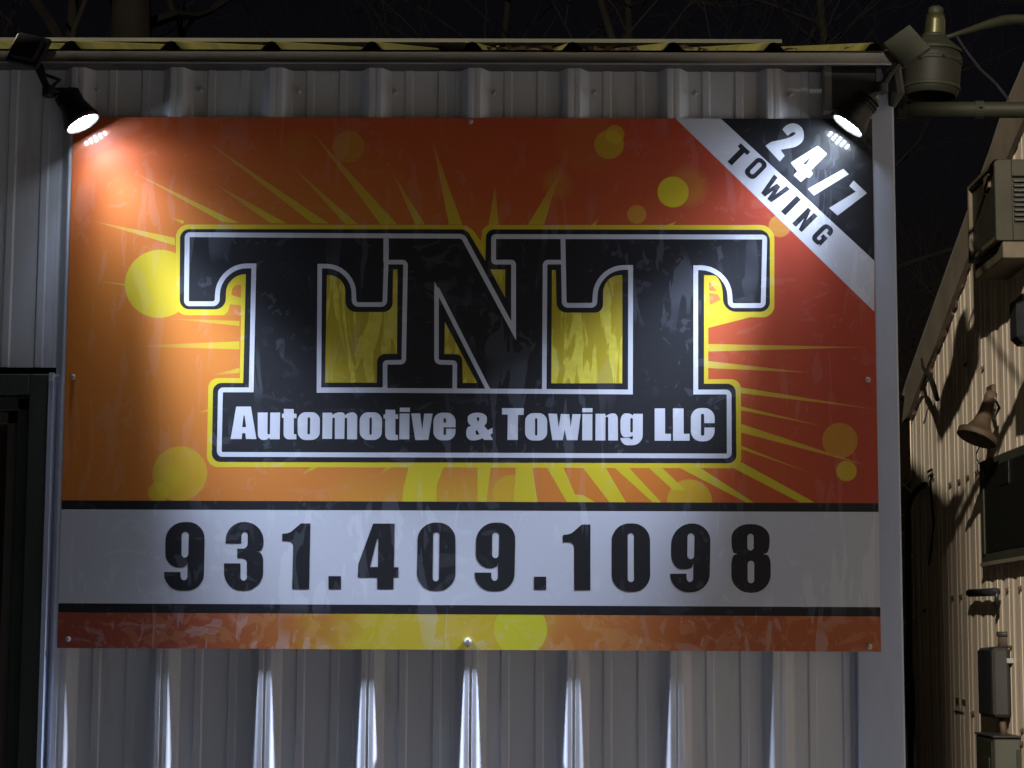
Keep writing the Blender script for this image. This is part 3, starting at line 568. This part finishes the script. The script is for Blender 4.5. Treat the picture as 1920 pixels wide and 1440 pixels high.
# ------------------------------------------------------------------ LED spotlights on the eave
def spotlight(cpx, cpy, n, label, panel_px, joint_px, pn, cell):
    L0 = ony(cpx, cpy, -.072); n = Vector(n).normalized(); R = .0385
    root = thing('led_spotlight', label, 'spotlight', L0, 'LED spotlights at the top corners of the sign')
    Q = Matrix.Translation(L0) @ n.to_track_quat('Z', 'Y').to_matrix().to_4x4()     # local +z = beam
    MB().lathe([(.020, -.085), (.024, -.08), (.026, -.06), (.033, -.035), (R+.002, -.012), (R+.0035, -.008), (R+.0035, .0015), (R+.0015, .0018)], 40, Q, cap=False).obj('housing', M_BLACK, root, True)
    MB().lathe([(R+.0025, .0016), (R+.0012, .0026), (R-.0006, .0014), (R, -.003)], 40, Q).obj('lens_rim', M_DARKSIDE, root, True)
    MB().lathe([(.0, -.0855), (.020, -.085)], 24, Q).obj('end_cap', M_BLACK, root)
    for k in range(5):
        h = -.078+k*.009; MB().lathe([(.022, h), (.030, h+.001), (.030, h+.0035), (.022, h+.004)], 28, Q).obj('cooling_fin', M_BLACK, root)
    MB().lathe([(0, -.002), (R, -.002)], 36, Q).obj('lens', M_LENS, root)
    k = 0
    for i in range(-3, 4):
        for j in range(-3, 4):
            x = (i+j*.5)*.0142; y = j*.0142*.866
            if math.hypot(x, y) < R-.007:
                MB().lathe([(0, .0002), (.0030, -.0004)], 10, Q @ Matrix.Translation((x, y, 0))).obj('led', M_DOT, root)
    back = Q @ Vector((0, 0, -.086)); J = ony(*joint_px, -.075); Pn = ony(*panel_px, -.10)
    MB().tube([back, (back+J)/2, J], [.010, .009, .010], 12).obj('arm', M_BLACK, root)
    b = MB(); b.lathe([(.014, -.012), (.016, -.008), (.016, .008), (.014, .012)], 16, Matrix.Translation(J), cap=True); b.obj('swivel', M_BLACK, root)
    MB().tube([J, (J+Pn)/2+Vector((0, .01, 0)), Pn+Vector((0, .02, 0))], [.009, .008, .010], 10).obj('arm', M_BLACK, root)
    # square solar cell, its frame and pale edge
    zax = Vector(pn[0]).normalized(); up = Vector(pn[1]); xa = (up-zax*up.dot(zax)).normalized(); ya = zax.cross(xa)
    PM = Matrix(((xa.x, ya.x, zax.x, Pn.x), (xa.y, ya.y, zax.y, Pn.y), (xa.z, ya.z, zax.z, Pn.z), (0, 0, 0, 1)))
    def pbox(nm, hx, hy, z0, z1, m_, bev=.002):
        q = MB(); q.bbox(-hx, hx, -hy, hy, z0, z1, bev); q.v = [tuple(PM @ Vector(v)) for v in q.v]; return q.obj(nm, m_, root)
    h = pn[2]
    pbox('solar_panel', h, h, -.006, .006, M_BLACK if not cell else M_SOLAR); pbox('panel_back', h*.8, h*.8, .006, .02, M_BLACK)
    if not cell:
        q = MB(); q.bbox(h, h+.004, -h*.9, h*.2, -.004, .005, .001); q.v = [tuple(PM @ Vector(v)) for v in q.v]; q.obj('panel_edge', M_RIM, root)
    # the lamp's own light
    for i, (sz, bl, pw, lean) in enumerate(BEAMS):
        l = bpy.data.lights.new('led_beam', 'SPOT'); l.energy = pw; l.color = LED_COL; l.spot_size = math.radians(sz); l.spot_blend = bl; l.shadow_soft_size = .022
        lo = bpy.data.objects.new('led_beam', l); COL.objects.link(lo); lo.parent = root
        d = n.copy()
        d = (n+Vector((0, lean-n.y, 0))).normalized() if lean else n.copy()
        lo.location = n*.006; lo.rotation_euler = (-d).to_track_quat('Z', 'Y').to_euler()
    return root
spotlight(155, 231, (.50, -.05, -.86), 'lit black LED spotlight at the upper left corner of the sign', (54, 95), (92, 172),
          (Vector((-.1, -.92, .35)), Vector((-.86, 0, .30)), .040), False)
spotlight(1590, 235, (-.60, .03, -.80), 'lit black LED spotlight at the upper right corner, under a grey square panel', (1700, 87), (1652, 165),
          (Vector((.12, .95, -.2)), Vector((.75, 0, .55)), .038), True)
# bracket and cable clutter behind the right lamp
p = ony(1670, 60, -.02); q = ony(1690, 205, -.02)
MB().tube([ony(1655, 100, -.03), ony(1672, 130, -.03), ony(1680, 175, -.03), ony(1672, 200, -.02)], [.012, .022, .02, .008], 10).obj('lamp_bracket', M_BLACK, bpy.data.objects['led_spotlight.001'])
p = ony(1648, 170, -.06); MB().tube([p, ony(1640, 190, -.075), ony(1625, 218, -.08), ony(1620, 232, -.07)], .0028, 8).obj('cable', M_RIM, bpy.data.objects['led_spotlight.001'])
MB().tube([ony(100, 160, -.06), ony(112, 150, -.05), ony(84, 140, -.04), ony(75, 118, -.03)], .004, 8).obj('cable', M_BLACK, bpy.data.objects['led_spotlight'])

a = ony(1546, 124, -.004); b = ony(1641, 213, -.004)  # dark box added in place of the shadow on the corner trim
pt = MB().bbox(a.x, b.x, -.03, .002, b.z, a.z, .003).obj('shade_plate', M_BLACK, bpy.data.objects['led_spotlight.001'])
MB().bbox(a.x-.006, a.x+.012, -.033, .002, b.z-.002, a.z+.002, .002).obj('shade_plate_edge', M_DARKSIDE, bpy.data.objects['led_spotlight.001'])  # lighter left border of the added dark box
# ------------------------------------------------------------------ yard light, pole and curved arm at the upper right
Y1 = .55
def rad_px(n_, Y): return n_*(Y-CP.y)/F
base = ony(1746, 190, Y1); yl = thing('yard_light', 'old unlit yard lamp with open round drum hanging above the horizontal pole', 'lamp', base)
def lathe_px(name, prof, mtl, n=40, cap=False):
    c = ony(1746, 190, Y1); pr = [(rad_px(r, Y1), (ony(1746, y, Y1).z-c.z)) for r, y in prof]
    return MB().lathe(pr, n, Matrix.Translation(c) @ Matrix.Rotation(math.radians(4), 4, 'Y'), cap=cap).obj(name, mtl, yl, True)
lathe_px('drum', [(46, 181), (50, 176), (52.5, 166), (53, 110), (51, 98), (50, 98), (51, 112), (50.5, 165), (48, 174), (45, 179)], M_DRUM)
lathe_px('shade', [(54, 100), (54, 95), (50, 92), (30, 76), (20, 68), (19, 68), (29, 78), (48, 95)], M_OLIVE)
lathe_px('neck', [(21, 70), (20, 64), (19, 40), (17, 28), (12, 25)], M_NECK)
lathe_px('photocell', [(14, 28), (15, 20), (14, 15), (9, 12), (0, 11.5)], M_OLIVE)
lathe_px('bulb', [(0, 160), (12, 155), (16, 140), (12, 118), (8, 100)], M_DRUM, 16)
lathe_px('clamp_ring', [(52.5, 122), (55, 121), (55, 115), (52.5, 114)], M_OLIVE); lathe_px('clamp_ring', [(53, 169), (54, 168), (54, 164), (52.5, 163)], M_OLIVE); lathe_px('collar', [(21, 74), (24, 73), (24, 66), (20, 65)], M_OLIVE)
c = ony(1746, 190, Y1)
for an in range(0, 360, 45):
    t_ = math.radians(an+12); q_ = Vector((math.cos(t_), math.sin(t_), 0)); screw(Vector((c.x+.003, c.y, ony(1746, 118, Y1).z))+q_*rad_px(55, Y1), .0034, yl, q_, .008, 'bolt', M_OLIVE)
a = [ony(1920+40, 40, Y1+.1), ony(1905, 36, Y1+.1), ony(1880, 38, Y1+.08), ony(1850, 46, Y1+.05), ony(1800, 62, Y1+.03), ony(1760, 75, Y1)]
MB().tube(a+[], [rad_px(10, Y1)]*3+[rad_px(8, Y1), rad_px(5, Y1), rad_px(4, Y1)], 12).obj('arm', M_POLE, yl, True)
pl = MB().tube([ony(1672, 206, .05), ony(1930, 206, .05)+Vector((.1, 0, 0)), Vector((1.6, .05, ony(1930, 206, .05).z))], rad_px(15.5, .05), 20).obj('horizontal_pole', M_POLE, None, True)
tag(pl, 'weathered horizontal pipe running from the workshop corner to the right', 'pipe')

pp = ony(1700, 206, .05); rp = rad_px(15.5, .05)
for px in (1690, 1835):
    c = ony(px, 206, .05); MB().tube([c-Vector((.010, 0, 0)), c+Vector((.010, 0, 0))], rp+.0022, 20).obj('strap', M_OLIVE, pl); screw(c+Vector((0, -rp-.002, .003)), .004, pl, length=.007, name='bolt', mt=M_OLIVE)
wr = MB().tube([ony(1795, 70, Y1), ony(1812, 96, Y1-.1), ony(1838, 130, Y1-.25), ony(1868, 158, .15), ony(1890, 186, .05)], .0035, 6).obj('lamp_wire', M_BLACK, yl)
# ------------------------------------------------------------------ neighbouring building on the right (wall faces left)
XR = 1.6
nb = thing('cream_building', 'cream ribbed steel building across the alley on the right with sloping rake board', 'building', (XR, 2, 0))
yfar = onx(1708, 900, XR).y
tA = onx(1883, 222, XR); tB = onx(1707, 722, XR)
slope = (tA.z-tB.z)/(tA.y-tB.y)
def ztop(y): return tB.z+(y-tB.y)*slope+.02
PR = .152; y0 = onx(1783, 908, XR).y
prof = []
k = -30
while True:
    c = y0+PR*k
    if c > yfar+.1: break
    if c > -1.2: prof += [(c-.030, 0), (c-.022, .0022), (c-.012, .0030), (c+.012, .0030), (c+.022, .0022), (c+.030, 0), (c+.072, 0), (c+.075, -.0015), (c+.078, 0)]
    k += 1
prof = [q for q in prof if -1.2 < q[0] < yfar]; prof = [(-1.2, 0)]+prof+[(yfar, 0)]
seg = [prof[i:i+37] for i in range(0, len(prof)-1, 36)]
for sgm in seg:
    if len(sgm) < 2: continue
    n = len(sgm); V = []
    for fz in (0, .35, .7, 1): V += [(XR+dx, y, max(.0, ztop(y)-.03)*fz) for y, dx in sgm]
    m = MB(); m.add(V, [(j*n+i, j*n+i+1, (j+1)*n+i+1, (j+1)*n+i) for j in range(3) for i in range(n-1)]); m.obj('wall_panel', M_TAN, nb)
MB().slab([(0, yfar, 0), (0, yfar, ztop(yfar)-.05), (0, -1.2, ztop(-1.2)-.05), (0, -1.2, 0)], Vector((XR+.05, 0, 0)), Vector((5, 0, 0))).obj('building_core', M_DARKSIDE, nb)
rk = [(1932, 118), (1887, 222), (1865, 288), (1812, 432), (1707, 722), (1700, 792), (1710, 780), (1735, 715), (1762, 650), (1786, 584), (1819, 496), (1877, 345), (1958, 160)]
MB().slab([onx(a, b, XR) for a, b in rk], Vector((-.018, 0, 0)), Vector((.016, 0, 0))).obj('rake_board', M_TANTRIM, nb)
MB().slab([onx(a, b, XR) for a, b in [(1933, 114), (1886, 219), (1864, 285), (1811, 429), (1706, 719), (1700, 742), (1697, 740), (1704, 715), (1809, 425), (1862, 281), (1884, 214), (1930, 109)]], Vector((-.012, 0, 0)), Vector((.4, 0, 0))).obj('roof_edge', M_DARKSIDE, nb)
# jagged rust line and dark vine along the lower edge of the rake board
vn = MB(); pts = []
for i in range(34):
    t = i/33; px = 1822+(1712-1822)*t+random.uniform(-2, 2); py = 494+(784-494)*t+random.uniform(-3, 3); pts.append(onx(px, py, XR-.004))
vn.tube(pts, [random.uniform(.003, .009) for _ in pts], 6)
vo = vn.obj('rust_seam', M_RUST, nb)
for path in ([(1728, 672), (1731, 690), (1738, 700), (1746, 718), (1757, 748)], [(1738, 700), (1732, 716), (1728, 730)], [(1745, 700), (1752, 722), (1758, 750)]):
    o = MB().tube([onx(a, b, XR-.06) for a, b in path], [.004, .006, .008, .006, .009][:len(path)], 6).obj('dead_twig', M_BARK)
    tag(o, {748: 'longest dark dead twig hanging at the lower end of the rake board', 730: 'short dark twig fragment curling left below the rake board', 750: 'short dark twig fragment slanting right beside the longest one'}[path[-1][1]] , 'twig', 'dead twigs on the rake board')
for a in ([(1830, 496), (1841, 518)], [(1849, 498), (1848, 512), (1850, 519), (1843, 519)]):
    o = MB().tube([onx(x_, y_, XR-.012) for x_, y_ in a], .003, 6).obj('bent_wire', M_RUST, nb)
for px, py in ((1783, 908), (1800, 902), (1816, 895), (1833, 886), (1787, 1121), (1803, 1119), (1875, 1108), (1891, 1106), (1915, 1103), (1845, 690), (1812, 684), (1826, 1338), (1735, 1145), (1919, 1370), (1918, 1395)):
    p = onx(px, py, XR); screw(Vector((XR-.001, p.y, p.z)), .006, nb, Vector((-1, 0, 0)), .008)
for px, py, w_, h_ in ((1796, 1314, 3, 6), (1808, 1316, 3, 5), (1800, 1335, 8, 3), (1794, 1334, 3, 2)):
    a = onx(px-w_, py-h_, XR); b = onx(px+w_, py+h_, XR); MB().box(XR-.003, XR-.001, b.y, a.y, b.z, a.z).obj('rust_patch', M_RUST, nb)
# small wire hook with a cable hanging in the shaded part
a = [onx(x_, y_, XR-.01) for x_, y_ in ((1740, 885), (1747, 880), (1749, 890), (1744, 903), (1747, 940), (1751, 980), (1747, 1020), (1742, 1060))]
tag(MB().tube(a, .0045, 6).obj('hanging_cable', M_POLE), 'thin cable hanging from a hook on the shaded cream wall', 'cable')
a = [onx(x_, y_, XR-.03) for x_, y_ in ((1709, 1440+60), (1706, 1300), (1703, 1100), (1702, 960), (1708, 935), (1720, 918), (1735, 908))]
tag(MB().tube(a, .011, 8).obj('downpipe', M_POLE, None, True), 'slim dark downpipe bending at its top in the shaded alley', 'pipe')
# window with dark screen
wq = [onx(*c_, XR) for c_ in ((1851, 866), (1859, 1059))]; wy = wq[0].y; wz1 = wq[0].z; wz0 = wq[1].z
win = MB(); win.bbox(XR-.026, XR+.0, wy-1.05, wy, wz0, wz1, .004); wo = win.obj('window', M_GREEN, nb)
MB().box(XR-.028, XR-.024, wy-1.0, wy-.05, wz0+.035, wz1-.03).obj('screen', M_SCREEN, wo)
MB().bbox(XR-.03, XR-.026, wy-1.05, wy-.0, wz0-.006, wz0+.006, .001).obj('sill', M_TANTRIM, wo)
MB().bbox(XR-.031, XR-.028, wy-.42, wy-.30, wz1-.10, wz1-.03, .001).obj('latch_plate', M_SCREEN, wo)
MB().bbox(XR-.031, XR-.026, wy-.07, wy-.045, wz0+.03, wz1-.03, .002).obj('frame', M_GREEN, wo)

# ------------------------------------------------------------------ things on the cream wall
XB = 1.48
yf = onx(1866, 400, XB).y; yb = onx(1814, 400, XB).y; zt = onx(1866, 296, XB).z; zb = onx(1866, 452, XB).z
ac = thing('window_air_conditioner', 'boxy beige window air conditioner jutting from the cream wall at upper right', 'air conditioner', (XB, yf, zb))
MB().bbox(XB+.012, XR-.002, yf+.01, yb-.01, zb+.01, zt-.01, .003).obj('case', M_AC, ac)
for nm, bx in (('edge_frame', (XB, XB+.016, yb-.018, yb, zb, zt)), ('edge_frame', (XB, XB+.016, yf, yb-.018, zt-.014, zt)), ('edge_frame', (XB, XB+.02, yf, yb-.018, zb, zb+.016))):
    MB().bbox(*bx, .002).obj(nm, M_ACTAN, ac)
MB().bbox(XB, XB+.05, yf-.002, yf+.012, zb, zt, .002).obj('front_stile', M_AC, ac)
MB().bbox(XB+.05, XR-.01, yf-.002, yf+.012, zt-.05, zt, .002).obj('front_rail', M_AC, ac)
MB().bbox(XB+.05, XR-.01, yf-.002, yf+.012, zb, zb+.05, .002).obj('front_rail', M_AC, ac)
for k in range(9):
    z = zb+.058+k*(zt-zb-.11)/9; MB().bbox(XB+.056, XR-.012, yf+.0, yf+.010, z, z+.007, .001).obj('louvre', M_SCREEN, ac)
MB().box(XB+.004, XB+.012, yf+.10, yf+.16, zt-.06, zt-.02).obj('vent_tab', M_ACTAN, ac)
MB().bbox(XB+.02, XR, yf+.002, yb, zb-.05, zb-.002, .002).obj('base_tray', M_ACTAN, ac)
for px, py in ((1849, 362), (1823, 452)):
    p = onx(px, py, XB+.012); screw(Vector((XB+.011, p.y, p.z)), .004, ac, Vector((-1, 0, 0)), .005)

# horn loudspeaker
XH = 1.52
hb = onx(1862, 752, XR-.01); hn = thing('horn_speaker', 'rusty tan horn loudspeaker pointing down and left on the cream wall', 'loudspeaker', hb)
th = onx(1852, 760, XH); mo = onx(1834, 824, XH-.03)
ax = (mo-th).normalized(); ax = (ax+Vector((-.10, -.25, 0))).normalized(); LH_ = (mo-th).length*1.02; mo = th+ax*LH_; Q = Matrix.Translation(th) @ ax.to_track_quat('Z', 'X').to_matrix().to_4x4()
def rh(n_): return n_*(th.y-CP.y)/F
MB().lathe([(rh(9), -.025), (rh(12), -.02), (rh(13), 0), (rh(14), LH_*.25), (rh(19), LH_*.55), (rh(28), LH_*.78), (rh(39), LH_*.86), (rh(42), LH_*.88), (rh(42), LH_*1.05), (rh(40), LH_*1.06), (rh(38), LH_*.92), (rh(27), LH_*.82), (rh(15), LH_*.5), (rh(9), LH_*.3)], 32, Q, sx=.95, sy=.82).obj('horn', M_HORN, hn, True)
MB().lathe([(0, LH_*.98), (rh(8), LH_*.97), (rh(10), LH_*.9), (rh(9), LH_*.4)], 20, Q).obj('driver', M_HORN, hn, True)
MB().lathe([(0, -.045), (rh(10), -.044), (rh(12), -.03), (rh(11), -.02)], 20, Q).obj('back_cap', M_RUST, hn, True)
bx = onx(1860, 742, XR); MB().bbox(XR-.014, XR, bx.y-.06, bx.y+.02, bx.z-.05, bx.z+.03, .002).obj('bracket', M_RUST, hn)
MB().tube([Vector((XR-.01, bx.y, bx.z)), th+Vector((.02, -.01, .02)), th+Vector((.03, -.02, -.01)), mo+Vector((.045, -.02, .05))], .005, 8).obj('bracket_arm', M_BLACK, hn)
MB().tube([onx(x_, y_, XR-.02) for x_, y_ in ((1836, 838), (1831, 850), (1832, 862), (1838, 871), (1849, 875))], .0025, 6).obj('wire', M_BLACK, hn)
MB().tube([onx(1854, 840, XR-.02), onx(1855, 868, XR-.02)], .006, 8).obj('stay', M_RUST, hn)
# bent pipe stub
a = [onx(x_, y_, XR-.03) for x_, y_ in ((1818, 1112), (1868, 1110))]
ps = thing('bent_pipe_stub', 'short dark pipe with drooping end below the dark window', 'pipe', a[0])
MB().tube(a, .0125, 12).obj('pipe', M_BLACK, ps, True); b = onx(1869, 1118, XR-.03)
MB().tube([a[1], b, onx(1868, 1134, XR-.03)], [.010, .006, .008], 10).obj('spout', M_BLACK, ps, True)
# electric meter box and the cabinet below
XM = 1.54
q0 = onx(1858, 1215, XM); q1 = onx(1856, 1346, XM); qb = onx(1836, 1213, XM)
mb = thing('meter_box', 'grey electric meter box with rounded edges and conduit on top', 'electric box', (XM, q0.y, q1.z))
MB().bbox(XM, XR, q0.y, q0.y+.20, q1.z, q0.z, .010).obj('side_case', M_BLACK, mb)
MB().bbox(XM-.003, XR-.012, q0.y-.03, q0.y, q1.z+.005, q0.z, .008).obj('cover', M_GREY, mb)
MB().bbox(XM+.04, XM+.085, q0.y-.032, q0.y-.029, q0.z-.045, q0.z-.03, .0005).obj('label_plate', M_DARKSIDE, mb)
c = Vector((XM+.055, q0.y+.06, q0.z)); MB().tube([c, c+Vector((0, 0, .045))], .020, 16).obj('conduit', M_RUST, mb, True); MB().tube([c+Vector((0, 0, .035)), c+Vector((0, 0, .05))], .024, 16).obj('coupling', M_GREY, mb, True)
MB().tube([Vector((XM-.005, q0.y+.1, q0.z-.004)), Vector((XM+.05, q0.y-.02, q0.z+.004)), Vector((XM+.12, q0.y-.02, q0.z+.002))], .005, 6).obj('top_flange', M_GREY, mb)
for dx in (.035, .075, .10): MB().tube([Vector((XM+dx, q0.y+.03, q1.z+.01)), Vector((XM+dx+.004, q0.y+.02, q1.z-.06))], .011, 12).obj('connector', M_BLACK if dx > .04 else M_HORN, mb, True)
q2 = onx(1838, 1378, XM-.02)
cb = thing('electric_cabinet', 'pale green electric cabinet below the meter box at the bottom edge', 'electric box', (XM, q2.y, q2.z-.5))
yc = onx(1862, 1380, XM-.02).y
MB().bbox(XM-.02, XR, yc, yc+.24, q2.z-.6, q2.z, .004).obj('case', M_GREY, cb); MB().bbox(XM-.024, XM-.02, yc+.01, yc+.2, q2.z-.55, q2.z-.012, .001).obj('side_panel', M_SOLAR, cb)
MB().bbox(XM-.028, XM-.024, yc+.03, yc+.15, q2.z-.5, q2.z-.06, .001).obj('raised_panel', M_SOLAR, cb)
MB().bbox(XM-.02, XR, yc-.012, yc, q2.z-.6, q2.z-.004, .003).obj('door', M_GREEN, cb); MB().bbox(XM+.045, XM+.068, yc-.016, yc-.012, q2.z-.5, q2.z-.035, .001).obj('warning_strip', M_SOLAR, cb)
MB().bbox(XM-.024, XR, yc-.016, yc+.245, q2.z, q2.z+.006, .002).obj('top_lip', M_GREY, cb)
# small black floodlight at the right edge
p = onx(1916, 598, XR-.12); fl = thing('black_wall_lamp', 'small black unlit wall lamp at the right edge of the picture', 'lamp', p)
MB().bbox(p.x-.03, p.x+.05, p.y-.08, p.y+.03, p.z-.075, p.z+.06, .018).obj('head', M_BLACK, fl); MB().tube([p+Vector((.03, 0, 0)), Vector((XR, p.y, p.z))], .012, 10).obj('arm', M_BLACK, fl, True)
# sagging cable stretched in front of the cream wall (its shadow falls on the ribs)
a = []
for i in range(17):
    t = i/16; a.append(Vector((1.585-.12+.12*t if t > .5 else 1.465+.0*t, 2.35-1.4*t, 2.62-.33*math.sin(math.pi*t)+.02*t)))

# ------------------------------------------------------------------ bare trees behind the roofs
def tree(x, y, h, r, seed, label, cat='tree', crown=True, lean=0):
    rnd_ = random.Random(seed); root = thing('bare_tree', label, cat, (x, y, 0), 'bare trees behind the workshop')
    tr = MB(); pts = []; p = Vector((x, y, 0)); d = Vector((lean, 0, 1)).normalized()
    for i in range(13):
        pts.append(p.copy()); p = p+d*h/12; d = (d+Vector((rnd_.uniform(-.09, .09), rnd_.uniform(-.09, .09), 0))).normalized()
    tr.tube(pts, [r*(1-.06*i) for i in range(13)], 10); tr.obj('trunk', M_BARK, root, True)
    br = MB()
    def branch(p, d, L_, r_, dep):
        q = [p.copy()]; rr = [r_]; n_ = 5
        for i in range(n_):
            d = (d+Vector((rnd_.uniform(-.28, .28), rnd_.uniform(-.28, .28), rnd_.uniform(-.18, .22)))).normalized(); p = p+d*L_/n_; q.append(p.copy()); rr.append(r_*(1-.14*(i+1)))
            if dep > 0 and i > 0 and rnd_.random() < .8:
                s_ = (d+Vector((rnd_.uniform(-1, 1), rnd_.uniform(-.7, .7), rnd_.uniform(-.4, .8)))).normalized(); branch(p, s_, L_*rnd_.uniform(.45, .75), r_*.5, dep-1)
        br.tube(q, rr, 5 if dep > 1 else 4, False)
    for i in range(3, 13):
        for _ in range(1):
            a_ = rnd_.uniform(0, 6.3); branch(pts[i], Vector((math.cos(a_), math.sin(a_)*.7, rnd_.uniform(.1, .8))).normalized(), h*rnd_.uniform(.18, .34), r*.32*(1-.05*i), 3 if crown else 2)
    br.obj('crown', M_BARK, root); return root
TR = [(-2.12, 9.0, 8.5, .26, 3, 'thick tree trunk with bare branches behind the roof at upper left', 0), (-.35, 10.5, 7.2, .07, 11, 'thin bare tree above the middle of the roof ridge', .05),
      (.65, 9.5, 7.4, .06, 23, 'slender bare tree behind the ridge right of centre', -.05), (1.5, 8.3, 7.0, .06, 31, 'bare tree with forked twigs above the right end of the roof', .03),
      (2.4, 8.8, 6.8, .07, 47, 'bare tree seen between the workshop corner and the cream building', .06), (3.6, 9.5, 7.5, .08, 53, 'bare tree behind the yard lamp and the curved arm', -.04),
      (-3.6, 11, 8, .10, 61, 'bare tree behind the roof at the far left edge', .02)]
for x, y, h, r, sd, lb, ln in TR: tree(x, y, h, r, sd, lb, lean=ln)
# wooded hillside far behind, reads as one dark mass
hl = MB(); n = 60; V = []
for j in range(6):
    for i in range(n+1):
        V.append((-60+i*2.0, 30+j*9, max(0, (1-abs(j-4)/5)*(7+2.2*math.sin(i*.7)+1.6*math.sin(i*1.9+j)))-.1))
hl.add(V, [(j*(n+1)+i, j*(n+1)+i+1, (j+1)*(n+1)+i+1, (j+1)*(n+1)+i) for j in range(5) for i in range(n)])
ho = hl.obj('wooded_hill', mat('dark_woodland', (.02, .02, .014), .95, 0, 0, .5, 2, 1, 8)); ho['kind'] = 'structure'

# ------------------------------------------------------------------ across the yard, behind the photographer
E0 = Vector((.985, -.06, 2.985)); Sh = onx(1780, 940, XR); dv = E0-Sh
S = E0+dv*4.6
yd = thing('street_lamp', 'tall street lamp behind the photographer lighting the alley', 'lamp', (S.x, S.y-.6, 0))
MB().tube([(S.x, S.y-.6, 0), (S.x, S.y-.6, S.z+.2)], .06, 12).obj('pole', M_GREY, yd, True)
MB().tube([(S.x, S.y-.6, S.z+.2), (S.x, S.y-.3, S.z+.32), (S.x, S.y, S.z+.22)], .03, 10).obj('arm', M_GREY, yd, True)
MB().lathe([(.03, .26), (.08, .2), (.16, .1), (.17, .08)], 24, Matrix.Translation(S)).obj('shade', M_GREY, yd, True)
l = bpy.data.lights.new('street_lamp_light', 'POINT'); l.energy = YARD_W; l.color = YARD_COL; l.shadow_soft_size = .065
lo = bpy.data.objects.new('street_lamp_light', l); COL.objects.link(lo); lo.parent = yd; lo.location = S-Vector(yd.location)
yk = -7.0; K = S+(E0-S)*((yk-S.y)/(E0.y-S.y)); K2 = S+(E0-S)*((-5.4-S.y)/(E0.y-S.y))
sd = thing('lamp_blocker', 'added unseen shed with a lean-to roof across the yard behind the photographer', 'blocker', (-4, -6.2, 0)); xs = K.x+.026  # unseen shape added to shade the front wall, cut along the eave line
MB().slab([(0, yk, 0), (0, -5.4, 0), (0, -5.4, K2.z-.02), (0, yk, K.z-.02)], Vector((-9, 0, 0)), Vector((9+xs, 0, 0))).obj('wall', M_BLOCKER, sd)
MB().slab([(0, yk, K.z-.018), (0, -5.4, K2.z-.018), (0, -5.4, K2.z-.002), (0, yk, K.z-.002)], Vector((-9.1, 0, 0)), Vector((9.1+xs, 0, 0))).obj('roof', M_EAVE, sd)
